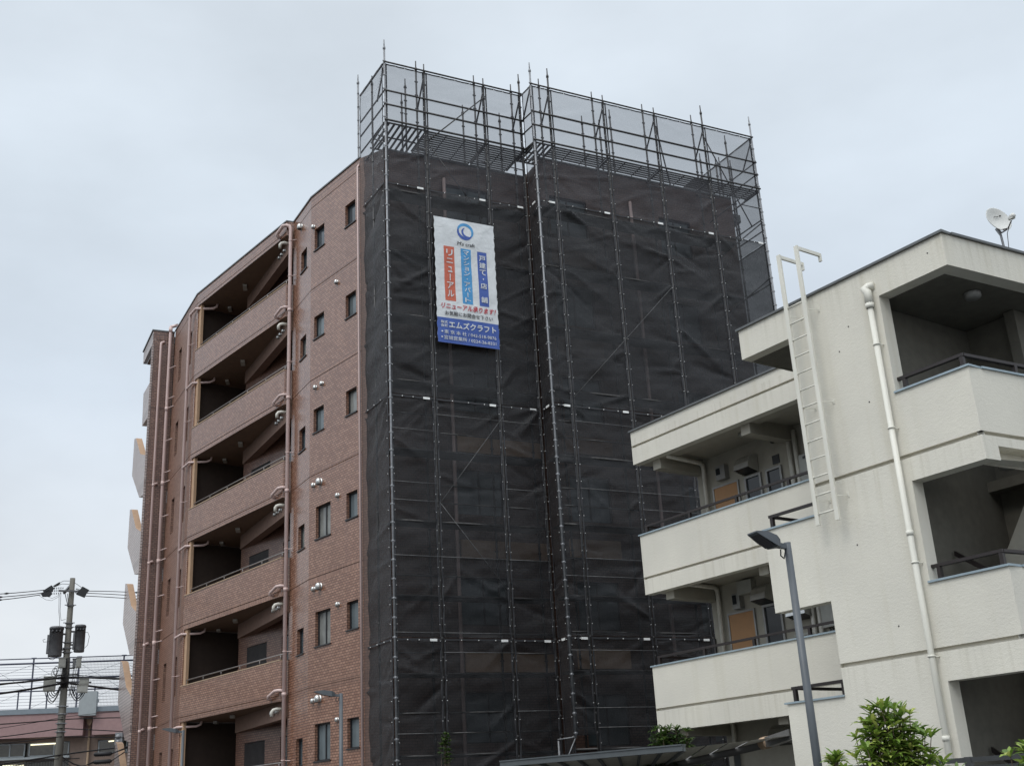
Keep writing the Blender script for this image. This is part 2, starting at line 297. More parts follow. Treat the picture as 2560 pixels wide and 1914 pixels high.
WL = {}
class MB:
    def __init__(m): m.v = []; m.f = []; m.fm = []; m.cur = 0; m.sm = []
    def quad(m, *ps, smooth=False):
        i = len(m.v); m.v += [Vector(p) for p in ps]; m.f.append(tuple(range(i, i + len(ps)))); m.fm.append(m.cur); m.sm.append(smooth)
    def box(m, fr, s0, s1, z0, z1, n0, n1):
        P = [fr.p(s, z, n) for n in (n0, n1) for z in (z0, z1) for s in (s0, s1)]
        i = len(m.v); m.v += P
        for q in ((0, 1, 3, 2), (4, 6, 7, 5), (0, 2, 6, 4), (1, 5, 7, 3), (0, 4, 5, 1), (2, 3, 7, 6)):
            m.f.append(tuple(i + k for k in q)); m.fm.append(m.cur); m.sm.append(False)
    def prism(m, fr, pts, n0, n1, side=None):
        a = [fr.p(s, z, n0) for s, z in pts]; b = [fr.p(s, z, n1) for s, z in pts]
        m.quad(*a); m.quad(*reversed(b))
        c = m.cur
        if side is not None: m.cur = side
        for k in range(len(pts)):
            j = (k + 1) % len(pts); m.quad(a[k], b[k], b[j], a[j])
        m.cur = c
    def poly_z(m, pts, z0, z1):
        a = [Vector((x, y, z0)) for x, y in pts]; b = [Vector((x, y, z1)) for x, y in pts]
        m.quad(*a); m.quad(*b)
        for k in range(len(pts)):
            j = (k + 1) % len(pts); m.quad(a[k], a[j], b[j], b[k])
    def tube(m, pts, r, seg=8, cap=True):
        pts = [Vector(p) for p in pts]; rr = r if isinstance(r, (list, tuple)) else [r] * len(pts)
        rings = []; prev = None
        for k, p in enumerate(pts):
            if k == 0: t = pts[1] - p
            elif k == len(pts) - 1: t = p - pts[k - 1]
            else: t = (pts[k + 1] - p).normalized() + (p - pts[k - 1]).normalized()
            t = t.normalized() if t.length > 1e-9 else Vector((0, 0, 1))
            if prev is None:
                u = t.cross(Vector((0, 0, 1)));
                if u.length < 1e-3: u = t.cross(Vector((1, 0, 0)))
            else: u = prev - t * prev.dot(t)
            u = u.normalized(); w = t.cross(u); prev = u
            i = len(m.v); m.v += [p + (u * math.cos(a) + w * math.sin(a)) * rr[k] for a in [2 * math.pi * q / seg for q in range(seg)]]
            rings.append(i)
        for a, b in zip(rings, rings[1:]):
            for q in range(seg):
                w_ = (q + 1) % seg; m.f.append((a + q, a + w_, b + w_, b + q)); m.fm.append(m.cur); m.sm.append(True)
        if cap:
            m.f.append(tuple(rings[0] + q for q in reversed(range(seg)))); m.f.append(tuple(rings[-1] + q for q in range(seg)))
            m.fm += [m.cur] * 2; m.sm += [False] * 2
    def bar(m, a, b, w, h, up=(0, 0, 1)):
        a, b = Vector(a), Vector(b); t = (b - a).normalized(); u = t.cross(Vector(up))
        if u.length < 1e-3: u = t.cross(Vector((1, 0, 0)))
        u = u.normalized() * w / 2; k = t.cross(u).normalized() * h / 2
        i = len(m.v); m.v += [a + u + k, a - u + k, a - u - k, a + u - k, b + u + k, b - u + k, b - u - k, b + u - k]
        for q in ((0, 1, 2, 3), (7, 6, 5, 4), (0, 4, 5, 1), (1, 5, 6, 2), (2, 6, 7, 3), (3, 7, 4, 0)):
            m.f.append(tuple(i + x for x in q)); m.fm.append(m.cur); m.sm.append(False)
    def lathe(m, base, prof, seg=12, axis=(0, 0, 1)):
        ax = Vector(axis).normalized(); u = ax.cross(Vector((0, 0, 1)))
        if u.length < 1e-3: u = Vector((1, 0, 0))
        u = u.normalized(); w = ax.cross(u); base = Vector(base); rings = []
        for r, h in prof:
            i = len(m.v); m.v += [base + ax * h + (u * math.cos(2 * math.pi * q / seg) + w * math.sin(2 * math.pi * q / seg)) * r for q in range(seg)]; rings.append(i)
        for a, b in zip(rings, rings[1:]):
            for q in range(seg):
                k = (q + 1) % seg; m.f.append((a + q, a + k, b + k, b + q)); m.fm.append(m.cur); m.sm.append(True)
    def wall(m, fr, s0, s1, z0, z1, holes, n=0.0, depth=0.12, side=None):
        """front face with real openings: holes = (s0, s1, z0, z1, kind, depth)"""
        S = sorted({s0, s1, *[min(max(h[i], s0), s1) for h in holes for i in (0, 1)]})
        Z = sorted({z0, z1, *[min(max(h[i], z0), z1) for h in holes for i in (2, 3)]})
        def find(s, z):
            for k, h in enumerate(holes):
                if h[0] < s < h[1] and h[2] < z < h[3]: return k
            return -1
        ids = [[find((a + b) / 2, (c + d) / 2) for c, d in zip(Z, Z[1:])] for a, b in zip(S, S[1:])]
        ns, nz_ = len(S) - 1, len(Z) - 1
        for i in range(ns):
            for j in range(nz_):
                a, b, c, d = S[i], S[i + 1], Z[j], Z[j + 1]; k = ids[i][j]
                if k < 0: m.quad(fr.p(a, c, n), fr.p(b, c, n), fr.p(b, d, n), fr.p(a, d, n)); continue
                h = holes[k]; dp = h[5] if len(h) > 5 else depth
                if h[4] == 'groove': m.quad(fr.p(a, c, n + dp), fr.p(b, c, n + dp), fr.p(b, d, n + dp), fr.p(a, d, n + dp))
                for di, dj, e in ((-1, 0, (a, c, a, d)), (1, 0, (b, c, b, d)), (0, -1, (a, c, b, c)), (0, 1, (a, d, b, d))):
                    x, y = i + di, j + dj
                    if 0 <= x < ns and 0 <= y < nz_ and ids[x][y] == k: continue
                    if not (0 <= x < ns and 0 <= y < nz_): continue
                    cc = m.cur
                    if side is not None and h[4] != 'groove': m.cur = side
                    m.quad(fr.p(e[0], e[1], n), fr.p(e[2], e[3], n), fr.p(e[2], e[3], n + dp), fr.p(e[0], e[1], n + dp)); m.cur = cc
    def grid(m, fn, nu, nv, smooth=True):
        i = len(m.v); m.v += [Vector(fn(a / nu, b / nv)) for b in range(nv + 1) for a in range(nu + 1)]
        for b in range(nv):
            for a in range(nu):
                k = i + b * (nu + 1) + a; m.f.append((k, k + 1, k + nu + 2, k + nu + 1)); m.fm.append(m.cur); m.sm.append(smooth)
    def build(m, name, mats, parent=None, label=None, cat=None, group=None, kind=None, uv=None):
        me = bpy.data.meshes.new(name)
        if parent is not None: org = WL[parent.name]
        else:
            xs = [v.x for v in m.v]; ys = [v.y for v in m.v]
            org = Vector(((min(xs) + max(xs)) / 2, (min(ys) + max(ys)) / 2, min(v.z for v in m.v)))
        me.from_pydata([v - org for v in m.v], [], m.f)
        mats = mats if isinstance(mats, (list, tuple)) else [mats]
        for x in mats: me.materials.append(M[x])
        me.polygons.foreach_set('material_index', m.fm); me.polygons.foreach_set('use_smooth', m.sm)
        ul = me.uv_layers.new(name='UVMap')
        for p in me.polygons:
            nn = p.normal
            tx = Vector((-nn.y, nn.x, 0))
            vert = abs(nn.z) < 0.75 and tx.length > 1e-4
            if vert: tx.normalize()
            for li in p.loop_indices:
                c = m.v[me.loops[li].vertex_index]
                ul.data[li].uv = (c.dot(tx), c.z) if vert else (c.x, c.y)
        o = bpy.data.objects.new(name, me); COL.objects.link(o)
        if parent is not None: o.parent = parent; WL[o.name] = org
        else: o.location = org; WL[o.name] = org
        tag(o, label, cat, group, kind)
        return o
def tag(o, label=None, cat=None, group=None, kind=None):
    for k, v in (('label', label), ('category', cat), ('group', group), ('kind', kind)):
        if v: o[k] = v
def root(name, loc, label, cat, group=None):
    o = bpy.data.objects.new(name, None); COL.objects.link(o); o.location = loc; o.empty_display_size = 0.3
    WL[o.name] = Vector(loc); tag(o, label, cat, group); return o
def one(name, mats, fn, parent=None, **kw):
    b = MB(); fn(b); return b.build(name, mats, parent, **kw)
def arc(a, b, sag, n=14):
    a, b = Vector(a), Vector(b)
    return [a.lerp(b, k / n) - Vector((0, 0, sag * 4 * (k / n) * (1 - k / n))) for k in range(n + 1)]

# ------------------------------------------------------------------ ground
b = MB()
pr = [(-400, 1.1), (22, 1.1), (30, 0.0), (60, 0.0), (2500, 0.0)]
for (y0, z0), (y1, z1) in zip(pr, pr[1:]):
    b.quad((-2000, y0, z0), (2000, y0, z0), (2000, y1, z1), (-2000, y1, z1))
b.build('ground', 'ground', kind='structure')

# ================================================================== brick apartment building
G = [3.12 + 2.943 * k for k in range(-1, 6)]         # floor joints, G[0] = first floor
TOP = 21.04
FB = Fr((-4.1204, 29.7157), -40.3)
FC = Fr((-5.957, 31.882), -29.3)
FK = Fr((-7.03, 33.33), -40.3)
FL = Fr((-11.34, 38.41), -28.6)
P2 = (-13.89, 41.44)
FP = Fr(P2, 65)
FS = Fr(P2, -26.7)
FR = Fr((-3.227, 28.317), 63)
FR2 = FR.sub(4.47, -0.6)
FW1 = FR.sub(0, 0.95); FW2 = FR.sub(4.9, 0.22)
brick = root('brick_building', (-7.5, 35.0, 0), 'brown tiled seven storey apartment block half wrapped in scaffolding', 'apartment building')
gro = lambda s0, s1: [(s0 - 1, s1 + 1, g - 0.012, g + 0.012, 'groove', 0.02) for g in G] + [(s0 - 1, s1 + 1, 20.66, 20.685, 'groove', 0.02)]

wins_B = []
for k in range(1, 7):
    g = G[k]; t = g + 1.98
    big = k <= 3
    wins_B.append((0.28, 0.84, t - 0.73, t, 'open', 0.14, False))
    wins_B.append((1.67, 2.47, t - 0.93, t, 'open', 0.14, True) if big else (2.05, 2.63, t - 0.73, t, 'open', 0.14, False))
wins_C = [(0.40, 0.96, G[k] + 0.99, G[k] + 1.70, 'open', 0.14, False) for k in range(1, 7)]
wins_L = []
for k in range(1, 7):
    wins_L.append((2.33, 2.82, G[k] + 0.74, G[k] + 2.04, 'open', 0.16, False))
    wins_L.append((0.66, 1.04, G[k] + 0.74, G[k] + 2.04, 'open', 0.16, False))
def w_B(b): b.wall(FB, 0.02, 2.845, 0, TOP, [w[:6] for w in wins_B] + gro(0.02, 2.845), side=0)
def w_C(b): b.wall(FC, 0, 1.73, 0, TOP, [w[:6] for w in wins_C] + gro(0, 1.73))
def w_L(b): b.wall(FL, 0, 3.69, 0, TOP, [w[:6] for w in wins_L] + gro(0, 3.69))
one('wall', 'brick', w_B, brick); one('wall', 'brick', w_C, brick); one('wall', 'brickmatt', w_L, brick)
one('pier', 'brickdark', lambda b: (b.wall(FP, 0, 0.79, 0, TOP, gro(0, 0.79)), b.quad(FP.p(0, 0), FP.p(0, TOP), FP.p(0, TOP) + FS.d * 0.02, FP.p(0, 0) + FS.d * 0.02)), brick)
FE = Fr(P2, 17)
one('wall', 'tilegrey', lambda b: b.quad(FE.p(0, 0), FE.p(14, 0), FE.p(14, TOP), FE.p(0, TOP)), brick)
one('wall_edge', 'tilegrey', lambda b: b.prism(FS, [(-0.03, 0), (0.03, 0), (0.03, TOP - 0.6), (-0.03, TOP - 0.6)], -0.05, 0.02), brick)
# facade behind the scaffolding
BANDZ = [g for g in G]
wins_1 = [(2.25, 3.65, g + 1.2, g + 2.45, 'open', 0.12, True) for g in G]
wins_2 = [(0.45, 1.75, g + 1.0, g + 2.3, 'open', 0.12, True) for g in G] + [(4.4, 5.6, g + 1.0, g + 2.3, 'open', 0.12, True) for g in G]
def w_R(b):
    b.wall(FW1, 0.3, 4.9, 0, TOP, [w[:6] for w in wins_1])
    b.quad(FB.p(0.02, 0), FW1.p(0.3, 0), FW1.p(0.3, TOP), FB.p(0.02, TOP))
    b.quad(FW1.p(4.9, 0), FW2.p(0, 0), FW2.p(0, TOP), FW1.p(4.9, TOP))
    b.wall(FW2, 0, 7.4, 0, 21.36, [w[:6] for w in wins_2])
    b.quad(FW2.p(7.4, 0), FW2.p(7.4, 0, 9), FW2.p(7.4, TOP, 9), FW2.p(7.4, TOP))
one('wall', 'brickshade', w_R, brick)
one('stair_tower', 'slat', lambda b: b.box(FW2.sub(0, 1.3), 7.0, 7.6, 0, 22.8, 0, 3), brick)
for g in G[1:]:
    one('floor_band', 'ochre' if g < 13 else 'soffit', lambda b: b.box(FW1, 2.3, 4.86, g + 0.0, g + 0.5, -0.06, 0.04), brick)
    one('floor_band', 'ochre' if g < 10 else 'soffit', lambda b: b.box(FW2, 0.3, 1.9, g + 0.0, g + 0.5, -0.05, 0.04), brick)
one('downpipe', 'pinkpipe', lambda b: b.tube([FW1.p(2.17, 0.1, -0.1), FW1.p(2.17, 20.4, -0.1)], 0.05), brick)
one('downpipe', 'pinkpipe', lambda b: b.tube([FW2.p(3.3, 0.1, -0.1), FW2.p(3.3, 20.4, -0.1)], 0.05), brick)
# flat roof
poly = [FB.p(-0.1, 0), FC.p(0, 0), FC.p(1.7, 0), FK.p(0, 0), FK.p(6.66, 0), FL.p(3.69, 0), FP.p(0, 0), FE.p(9, 0), FE.p(14, 0), FW2.p(7.4, 0, 9), FW2.p(7.4, 0), FW2.p(0, 0), FW1.p(4.9, 0), FW1.p(0.3, 0)]
one('roof', 'coping', lambda b: b.poly_z([(p.x + 0.3, p.y + 0.3) for p in poly], 20.62, 20.9), brick)
def cop(b):
    for fr, a, c in ((FB, 0.02, 2.86), (FC, -0.01, 1.72), (FK, -0.03, 6.69), (FL, -0.01, 3.7), (FP, -0.03, 0.8), (FW1, 0.3, 4.9), (FW2, -0.02, 7.4)):
        z_ = 21.36 if fr is FW2 else TOP
        b.box(fr, a, c, z_, z_ + 0.045, -0.03, 0.2)
    b.box(Fr((FK.p(0, 0).x, FK.p(0, 0).y), 66), -0.02, 0.24, TOP + 0.002, TOP + 0.047, -0.03, 0.2)
    b.box(FS, -0.02, 2.4, TOP + 0.002, TOP + 0.05, -0.06, 0.2)
one('roof_coping', 'coping', cop, brick)

def window(fr, w, parent, pane='glass', sill=True):
    s0, s1, z0, z1, _, dp, dbl = w
    fm = MB(); t = 0.035
    for a in ((s0, s1, z0, z0 + t), (s0, s1, z1 - t, z1), (s0, s0 + t, z0 + t, z1 - t), (s1 - t, s1, z0 + t, z1 - t)): fm.box(fr, *a, dp - 0.05, dp)
    if dbl: c = (s0 + s1) / 2; fm.box(fr, c - 0.02, c + 0.02, z0 + t, z1 - t, dp - 0.04, dp)
    f = fm.build('window', 'black', parent)
    one('pane', pane, lambda b: b.quad(fr.p(s0 + t, z0 + t, dp - 0.015), fr.p(s1 - t, z0 + t, dp - 0.015), fr.p(s1 - t, z1 - t, dp - 0.015), fr.p(s0 + t, z1 - t, dp - 0.015)), f)
    if sill: one('sill', 'black', lambda b: b.box(fr, s0 - 0.03, s1 + 0.03, z0 - 0.03, z0 + 0.003, -0.035, dp - 0.05), f)
gl = random.Random(2)
for w in wins_B: window(FB, w, brick, gl.choice(('glass', 'glass', 'glasspale', 'glassdeep')))
for w in wins_C: window(FC, w, brick, gl.choice(('glass', 'glasspale', 'glassdeep')))
for w in wins_L: window(FL, w, brick, 'glass', False)
for w in wins_1: window(FW1, w, brick, 'glass', False)
for w in wins_2: window(FW2, w, brick, 'glass', False)

def hood(fr, s, z, r, parent, name='vent_hood'):
    b = MB(); c = fr.p(s, z, -r * 0.75)
    b.lathe(c, [(r * 0.92, -r * 1.25), (r, -r * 1.2), (r, 0)] + [(r * math.cos(a), r * math.sin(a)) for a in (0.3, 0.6, 0.9, 1.2, 1.5)], 12)
    b.lathe(fr.p(s, z - r * 0.25, -0.006), [(r * 1.25, 0), (r * 1.25, 0.012), (0.01, 0.013)], 14, fr.n * -1)
    o = b.build(name, 'steelhood', parent)
    one('hood_mouth', 'black', lambda q: q.lathe(c + Vector((0, 0, -r * 1.32)), [(r * 0.9, 0.12 * r), (r * 0.75, 0), (0.002, 0)], 10), o)
for s, z, r in ((2.67, 19.95, 0.055), (1.30, 17.52, 0.055), (2.5, 14.60, 0.055), (2.12, 14.60, 0.055), (2.57, 11.66, 0.055), (2.21, 11.68, 0.085), (1.26, 11.05, 0.055),
                (2.53, 8.70, 0.055), (2.20, 8.72, 0.085), (1.26, 8.07, 0.055), (2.53, 5.72, 0.055), (2.22, 5.75, 0.085), (1.30, 5.13, 0.05)):
    hood(FB, s, z, r, brick)
hood(FC, 0.95, 20.5, 0.085, brick)

# balconies
def balcony(k):
    g = G[k]
    o = one('balcony', 'brick', lambda b: (
        b.wall(FK, 0, 6.66, g - 0.15, g + 0.97, [(-1, 8, g - 0.012, g + 0.012, 'groove', 0.02)]),
        b.quad(FK.p(0, g - 0.15), FK.p(0, g + 0.97), FC.p(1.73, g + 0.97), FC.p(1.73, g - 0.15)),
        b.quad(FK.p(0.15, g - 0.1, 0.15), FK.p(6.6, g - 0.1, 0.15), FK.p(6.6, g + 0.97, 0.15), FK.p(0.15, g + 0.97, 0.15))), brick)
    one('parapet_cap', 'capbeige', lambda b: (b.box(FK, -0.01, 6.67, g + 0.97, g + 1.0, -0.015, 0.165), b.box(FK, -0.012, 0.12, g + 0.971, g + 1.001, 0.165, 0.24)), o)
    def rail(b):
        z = g + 1.15
        b.tube([FK.p(-0.12, z - 0.02, 0.16), FK.p(0.02, z, 0.1), FK.p(0.1, z, 0.08), FK.p(6.5, z, 0.08)], 0.02, 6)
        for s in (0.1, 1.36, 2.62, 3.88, 5.14, 6.38): b.tube([FK.p(s, g + 1.0, 0.08), FK.p(s, z, 0.08)], 0.013, 6)
    one('handrail', 'handrail', rail, o)
def slab(g, parent):
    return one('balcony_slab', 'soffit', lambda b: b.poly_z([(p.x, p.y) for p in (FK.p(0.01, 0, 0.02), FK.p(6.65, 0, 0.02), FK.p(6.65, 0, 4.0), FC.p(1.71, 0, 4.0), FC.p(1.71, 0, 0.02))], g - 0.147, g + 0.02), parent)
for k in range(1, 7): balcony(k)
for g in G[1:]: slab(g, brick)
slab(20.7, brick)
one('roof_fascia', 'brick', lambda b: (b.wall(FK, 0, 6.66, 20.55, TOP, [(-1, 8, 20.66, 20.685, 'groove', 0.02)]), b.quad(FK.p(0, 20.55), FK.p(0, TOP), FC.p(1.73, TOP), FC.p(1.73, 20.55))), brick)
for k in range(1, 7):
    g = G[k]; c = (G[k + 1] if k < 6 else 20.7) - 0.15
    # back wall of the balcony with door and barred window, beam under the ceiling
    holes = [(3.08, 4.42, g + 0.75, g + 1.98, 'open', 0.1), (1.35, 2.12, g + 0.02, g + 2.0, 'open', 0.1)]
    fb = FK.sub(0, 1.2)
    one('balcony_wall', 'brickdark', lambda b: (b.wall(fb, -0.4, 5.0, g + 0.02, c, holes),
                                            ), brick)  # darker tile copy imitates the shade inside the balcony
    one('recess_wall', 'recessshade', lambda b: (b.quad(fb.p(5.0, g, 2.4), fb.p(7.6, g, 2.4), fb.p(7.6, c, 2.4), fb.p(5.0, c, 2.4)), b.quad(FK.p(6.64, g, .17), FK.p(6.64, c, .17), FK.p(6.64, c, 3.9), FK.p(6.64, g, 3.9)), b.quad(fb.p(5.0, g), fb.p(5.0, c), fb.p(5.0, c, 2.7), fb.p(5.0, g, 2.7))), brick)
    wb = one('barred_window', 'slat', lambda b: [b.box(fb, 3.1 + 0.075 * i, 3.1 + 0.075 * i + 0.03, g + 0.77, g + 1.96, 0.0, 0.03) for i in range(18)], brick)
    one('pane', 'darkglass', lambda b: b.quad(fb.p(3.08, g + .75, .09), fb.p(4.42, g + .75, .09), fb.p(4.42, g + 1.98, .09), fb.p(3.08, g + 1.98, .09)), wb)
    one('balcony_door', 'darkglass', lambda b: b.box(fb, 1.37, 2.1, g + 0.03, g + 1.98, 0.05, 0.09), brick)
    one('beam', 'beampaint', lambda b: b.box(FC, 1.74, 6.9, c - 0.46, c - 0.003, -0.05, 0.22), brick)
    one('end_column', 'ochre', lambda b: b.box(FK, 6.38, 6.655, g + 1.0, c - 0.003, 0.04, 0.14), brick)
    one('column_tiles', 'brick', lambda b: b.box(FK, 6.56, 6.662, g + 0.99, c + 0.01, 0.003, 0.035), brick)
    one('ceiling_light', 'diffuser', lambda b: b.bar(FK.p(4.0, c - 0.04, 0.55), FK.p(4.35, c - 0.04, 0.75), 0.14, 0.07), brick)
    one('ceiling_light', 'diffuser', lambda b: b.bar(FK.p(7.4 - 1.4, c - 0.04, 0.95), FK.p(6.3, c - 0.04, 1.15), 0.12, 0.07), brick)
    e0 = FC.p(1.95, c - 0.2, -0.06)
    one('exhaust_pipe', 'pvc', lambda b: (b.tube([e0, e0 - FC.n * 0.2 - FK.d * 0, e0 - FC.n * 0.27 + FK.d * 0.03 + Vector((0, 0, -0.02)), e0 - FC.n * 0.31 + FK.d * .04 + Vector((0, 0, -0.08)), e0 - FC.n * 0.31 + FK.d * .04 + Vector((0, 0, -0.2))], 0.05, 10),
                                          b.lathe(e0 + FC.n * 0.01, [(0.075, 0), (0.075, 0.015), (0.05, 0.016)], 12, FC.n * -1)), brick)
    for q in (2.45, 2.75, 3.0): hood(FC.sub(0, -0.05), q, c - 0.2, 0.05, brick, 'small_vent')

# pipes of the brick building
def ring(b, p, r, h=0.03):
    b.lathe(Vector(p), [(r, -h), (r * 1.22, -h), (r * 1.22, h), (r, h)], 10)
def pipe_c(b):
    b.tube([FK.p(-0.16, 0, 0.06), FK.p(-0.16, 20.72, 0.06), FK.p(-0.14, 20.83, 0.03), FK.p(-0.06, 20.87, -0.05), FK.p(0.02, 20.86, -0.13), FK.p(0.36, 20.74, -0.13), FK.p(0.42, 20.69, -0.12), FK.p(0.42, 20.62, -0.02)], 0.058, 10)
    for g in G[1:]:
        b.tube([FK.p(-0.16, g + 0.12, 0.06), FK.p(-0.05, g + 0.14, -0.05), FK.p(0.06, g + 0.13, -0.12), FK.p(0.42, g + 0.02, -0.12), FK.p(0.46, g - 0.04, -0.11), FK.p(0.46, g - 0.06, 0.0)], 0.045, 10)
        ring(b, FK.p(-0.16, g + 0.02, 0.06), 0.058, 0.05)
    for z in [g + 1.2 for g in G[1:]] + [20.3]:
        ring(b, FK.p(-0.16, z, 0.06), 0.058, 0.012)
        b.tube([FK.p(-0.16, z, 0.06), FC.p(1.42, z - 0.02, 0.02)], 0.012, 5)
one('downpipe', 'pinkpipe', pipe_c, brick)
def pipe_l(b):
    b.tube([FL.p(0.5, 0, -0.13), FL.p(0.5, 20.3, -0.13), FL.p(0.45, 20.4, -0.13), FK.p(6.58, 20.42, -0.08), FK.p(6.2, 20.4, 0.4), FK.p(6.1, 20.45, 0.5), FK.p(6.08, 20.56, 0.52)], 0.05, 10)
    for g in G[1:6 + 1]:
        b.tube([FL.p(0.5, g - 0.42, -0.13), FL.p(0.44, g - 0.33, -0.13), FK.p(6.58, g - 0.3, -0.08), FK.p(6.2, g - 0.3, 0.4), FK.p(6.1, g - 0.25, 0.5), FK.p(6.08, g - 0.14, 0.52)], 0.04, 8)
    for g in G[1:]:
        z = g + 1.35; ring(b, FL.p(0.5, z, -0.13), 0.05, 0.01); b.tube([FL.p(0.5, z, -0.13), FL.p(0.2, z, 0.0)], 0.012, 5)
one('downpipe', 'pinkpipe', pipe_l, brick)
def pipe_p1(b):
    b.tube([FP.p(0.28, 0, -0.12), FP.p(0.28, 20.4, -0.12), FP.p(0.29, 20.5, -0.12), FP.p(0.38, 20.57, -0.08), FP.p(0.42, 20.58, 0.0)], 0.047, 10)
    for g in G[1:6]:
        b.tube([FP.p(0.28, g - 0.08, -0.12), FP.p(0.4, g - 0.05, -0.12), FP.p(0.43, g - 0.05, 0)], 0.045, 8); ring(b, FP.p(0.28, g - 0.12, -0.12), 0.047, 0.05); ring(b, FP.p(0.28, g + 0.6, -0.12), 0.047, 0.01)
one('downpipe', 'pinkpipe', pipe_p1, brick)
def pipe_p2(b):
    b.tube([FP.p(0.61, 0, -0.16), FP.p(0.61, 21.12, -0.16), FP.p(0.62, 21.22, -0.15), FP.p(0.7, 21.26, -0.1), FL.p(3.3, 21.15, -0.02)], 0.062, 10)
    ring(b, FP.p(0.61, 21.08, -0.16), 0.062, 0.1)
    for g in G[1:]:
        ring(b, FP.p(0.61, g - 0.05, -0.16), 0.062, 0.08)
        for z in (g - 0.03, g + 0.35, g + 1.6): b.tube([FP.p(0.61, z, -0.16), FL.p(3.3, z + 0.02, 0.0)], 0.02, 6)
one('downpipe', 'pinkpipe', pipe_p2, brick)
one('downpipe', 'pinkpipe', lambda b: b.tube([FB.p(0.06, 0, -0.05), FB.p(0.06, 20.75, -0.05), FB.p(0.06, 20.85, 0.0)], 0.03, 8), brick)
# outer stair on the side wall: raked parapets, roof slab
one('stair_roof', ['tilegrey', 'soffit'], lambda b: (b.prism(FS, [(0, 20.5), (2.3, 20.5), (2.35, TOP), (0, TOP)], -0.02, 0.12, 0), b.prism(FS, [(0.02, 20.47), (2.25, 20.47), (2.25, 20.52), (0.02, 20.52)], 0.13, 1.4, 1)), brick)
one('stair_parapet', ['tilegrey', 'ochre'], lambda b: (b.prism(FS, [(0.03, 17.52), (1.55, 17.6), (1.7, 19.0), (0.03, 18.92)], -0.02, 0.16, 0), b.prism(FS, [(0.02, 17.50), (1.5, 17.56), (1.5, 17.66), (0.02, 17.6)], 0.17, 1.3, 1)), brick)
for k in range(1, 6):
    z0 = G[k]
    pts = [(0.03, z0 - 0.45), (1.1, z0 - 0.3), (3.42, z0 + 1.2), (3.42, z0 + 2.74), (2.95, z0 + 2.64), (1.5, z0 + 1.55), (0.03, z0 + 1.06)]
    def spf(b):
        b.prism(FS, pts, -0.03, 0.2, 0); b.cur = 1
        for i in (2, 3, 4, 5): (sa, za), (sb, zb) = pts[i], pts[i + 1]; b.quad(FS.p(sa, za + .003, -.031), FS.p(sa, za + .003, .201), FS.p(sb, zb + .003, .201), FS.p(sb, zb + .003, -.031))
    sp = one('stair_parapet', ['tilegrey', 'ochre'], spf, brick)
    one('stair_inner_wall', 'soffit', lambda b: b.prism(FS, [(1.2, z0 - 0.2), (3.4, z0 + 1.25), (3.4, z0 + 2.62), (-0.02, z0 + 2.2), (-0.02, z0 - 0.2)], 0.75, 0.85), sp)

# ================================================================== scaffold
scaf = root('scaffold', tuple(FR.p(4, 0)), 'grey tube scaffold standing against the brick apartment block', 'scaffold')
NODE = 0.475
Z3 = 6.78; ZN = [Z3 + NODE * k for k in range(-13, 40)]
def post(fr, s, n, z0, z1, mats='galv', bright=True, up=True):
    b = MB()
    b.tube([fr.p(s, z0, n), fr.p(s, z1 - 0.28, n)], 0.029, 8)
    b.tube([fr.p(s, z1 - 0.29, n), fr.p(s, z1, n)], 0.019, 7)
    b.lathe(fr.p(s, z1 - 0.28, n), [(0.026, -0.06), (0.042, -0.05), (0.042, 0.0), (0.03, 0.05), (0.019, 0.06)], 8)
    for z in ZN:
        if z0 < z < z1 - 0.3:
            b.lathe(fr.p(s, z, n), [(0.026, -0.03), (0.034, -0.025), (0.034, 0.025), (0.026, 0.03)], 8)
            for q in (-1, 1): b.box(fr.sub(s, n), q * 0.03 if q > 0 else -0.052, 0.052 if q > 0 else -0.03, z - 0.015, z + 0.02, -0.012, 0.012)
    return b.build('post', mats, scaf)
S1 = (0.04, 1.30, 3.24, 4.47); S2 = (0.06, 0.70, 2.63, 4.53, 6.42, 8.36)
for s, t in zip(S1, (24.15, 23.66, 23.66, 24.13)): post(FR, s, 0 if s < .1 else 0.05, 0.3, t, 'galv' if s in (0.04,) else 'darksteel')
for s, t in zip(S2, (24.14, 24.13, 23.64, 23.64, 24.18, 24.18)): post(FR2, s, 0 if s in (0.06, 8.36) else 0.05, (4.3 if s < 0.1 else 0.3), t, 'galv' if s in (0.06, 8.36) else 'darksteel')
for s, t in ((1.28, 24.15), (3.2, 24.13), (4.48, 24.13)): post(FR, s, 0.62, 0.3, t, 'darksteel')
for s, t in ((0.69, 24.12), (2.6, 24.12), (4.5, 24.12), (6.43, 24.17), (7.75, 23.68)): post(FR2, s, 0.62, 0.3, t, 'darksteel')
for s, t in ((1.33, 24.2), (1.2, 23.6), (3.26, 23.72), (4.55, 23.73)): post(FR, s, 1.65, TOP - 0.1, t, 'darksteel')
for s, t in ((2.55, 23.6), (3.2, 23.6), (3.63, 24.1), (7.1, 23.2), (7.74, 23.2), (8.36, 23.2)): post(FR2, s, 1.25, 20.2, t, 'darksteel')
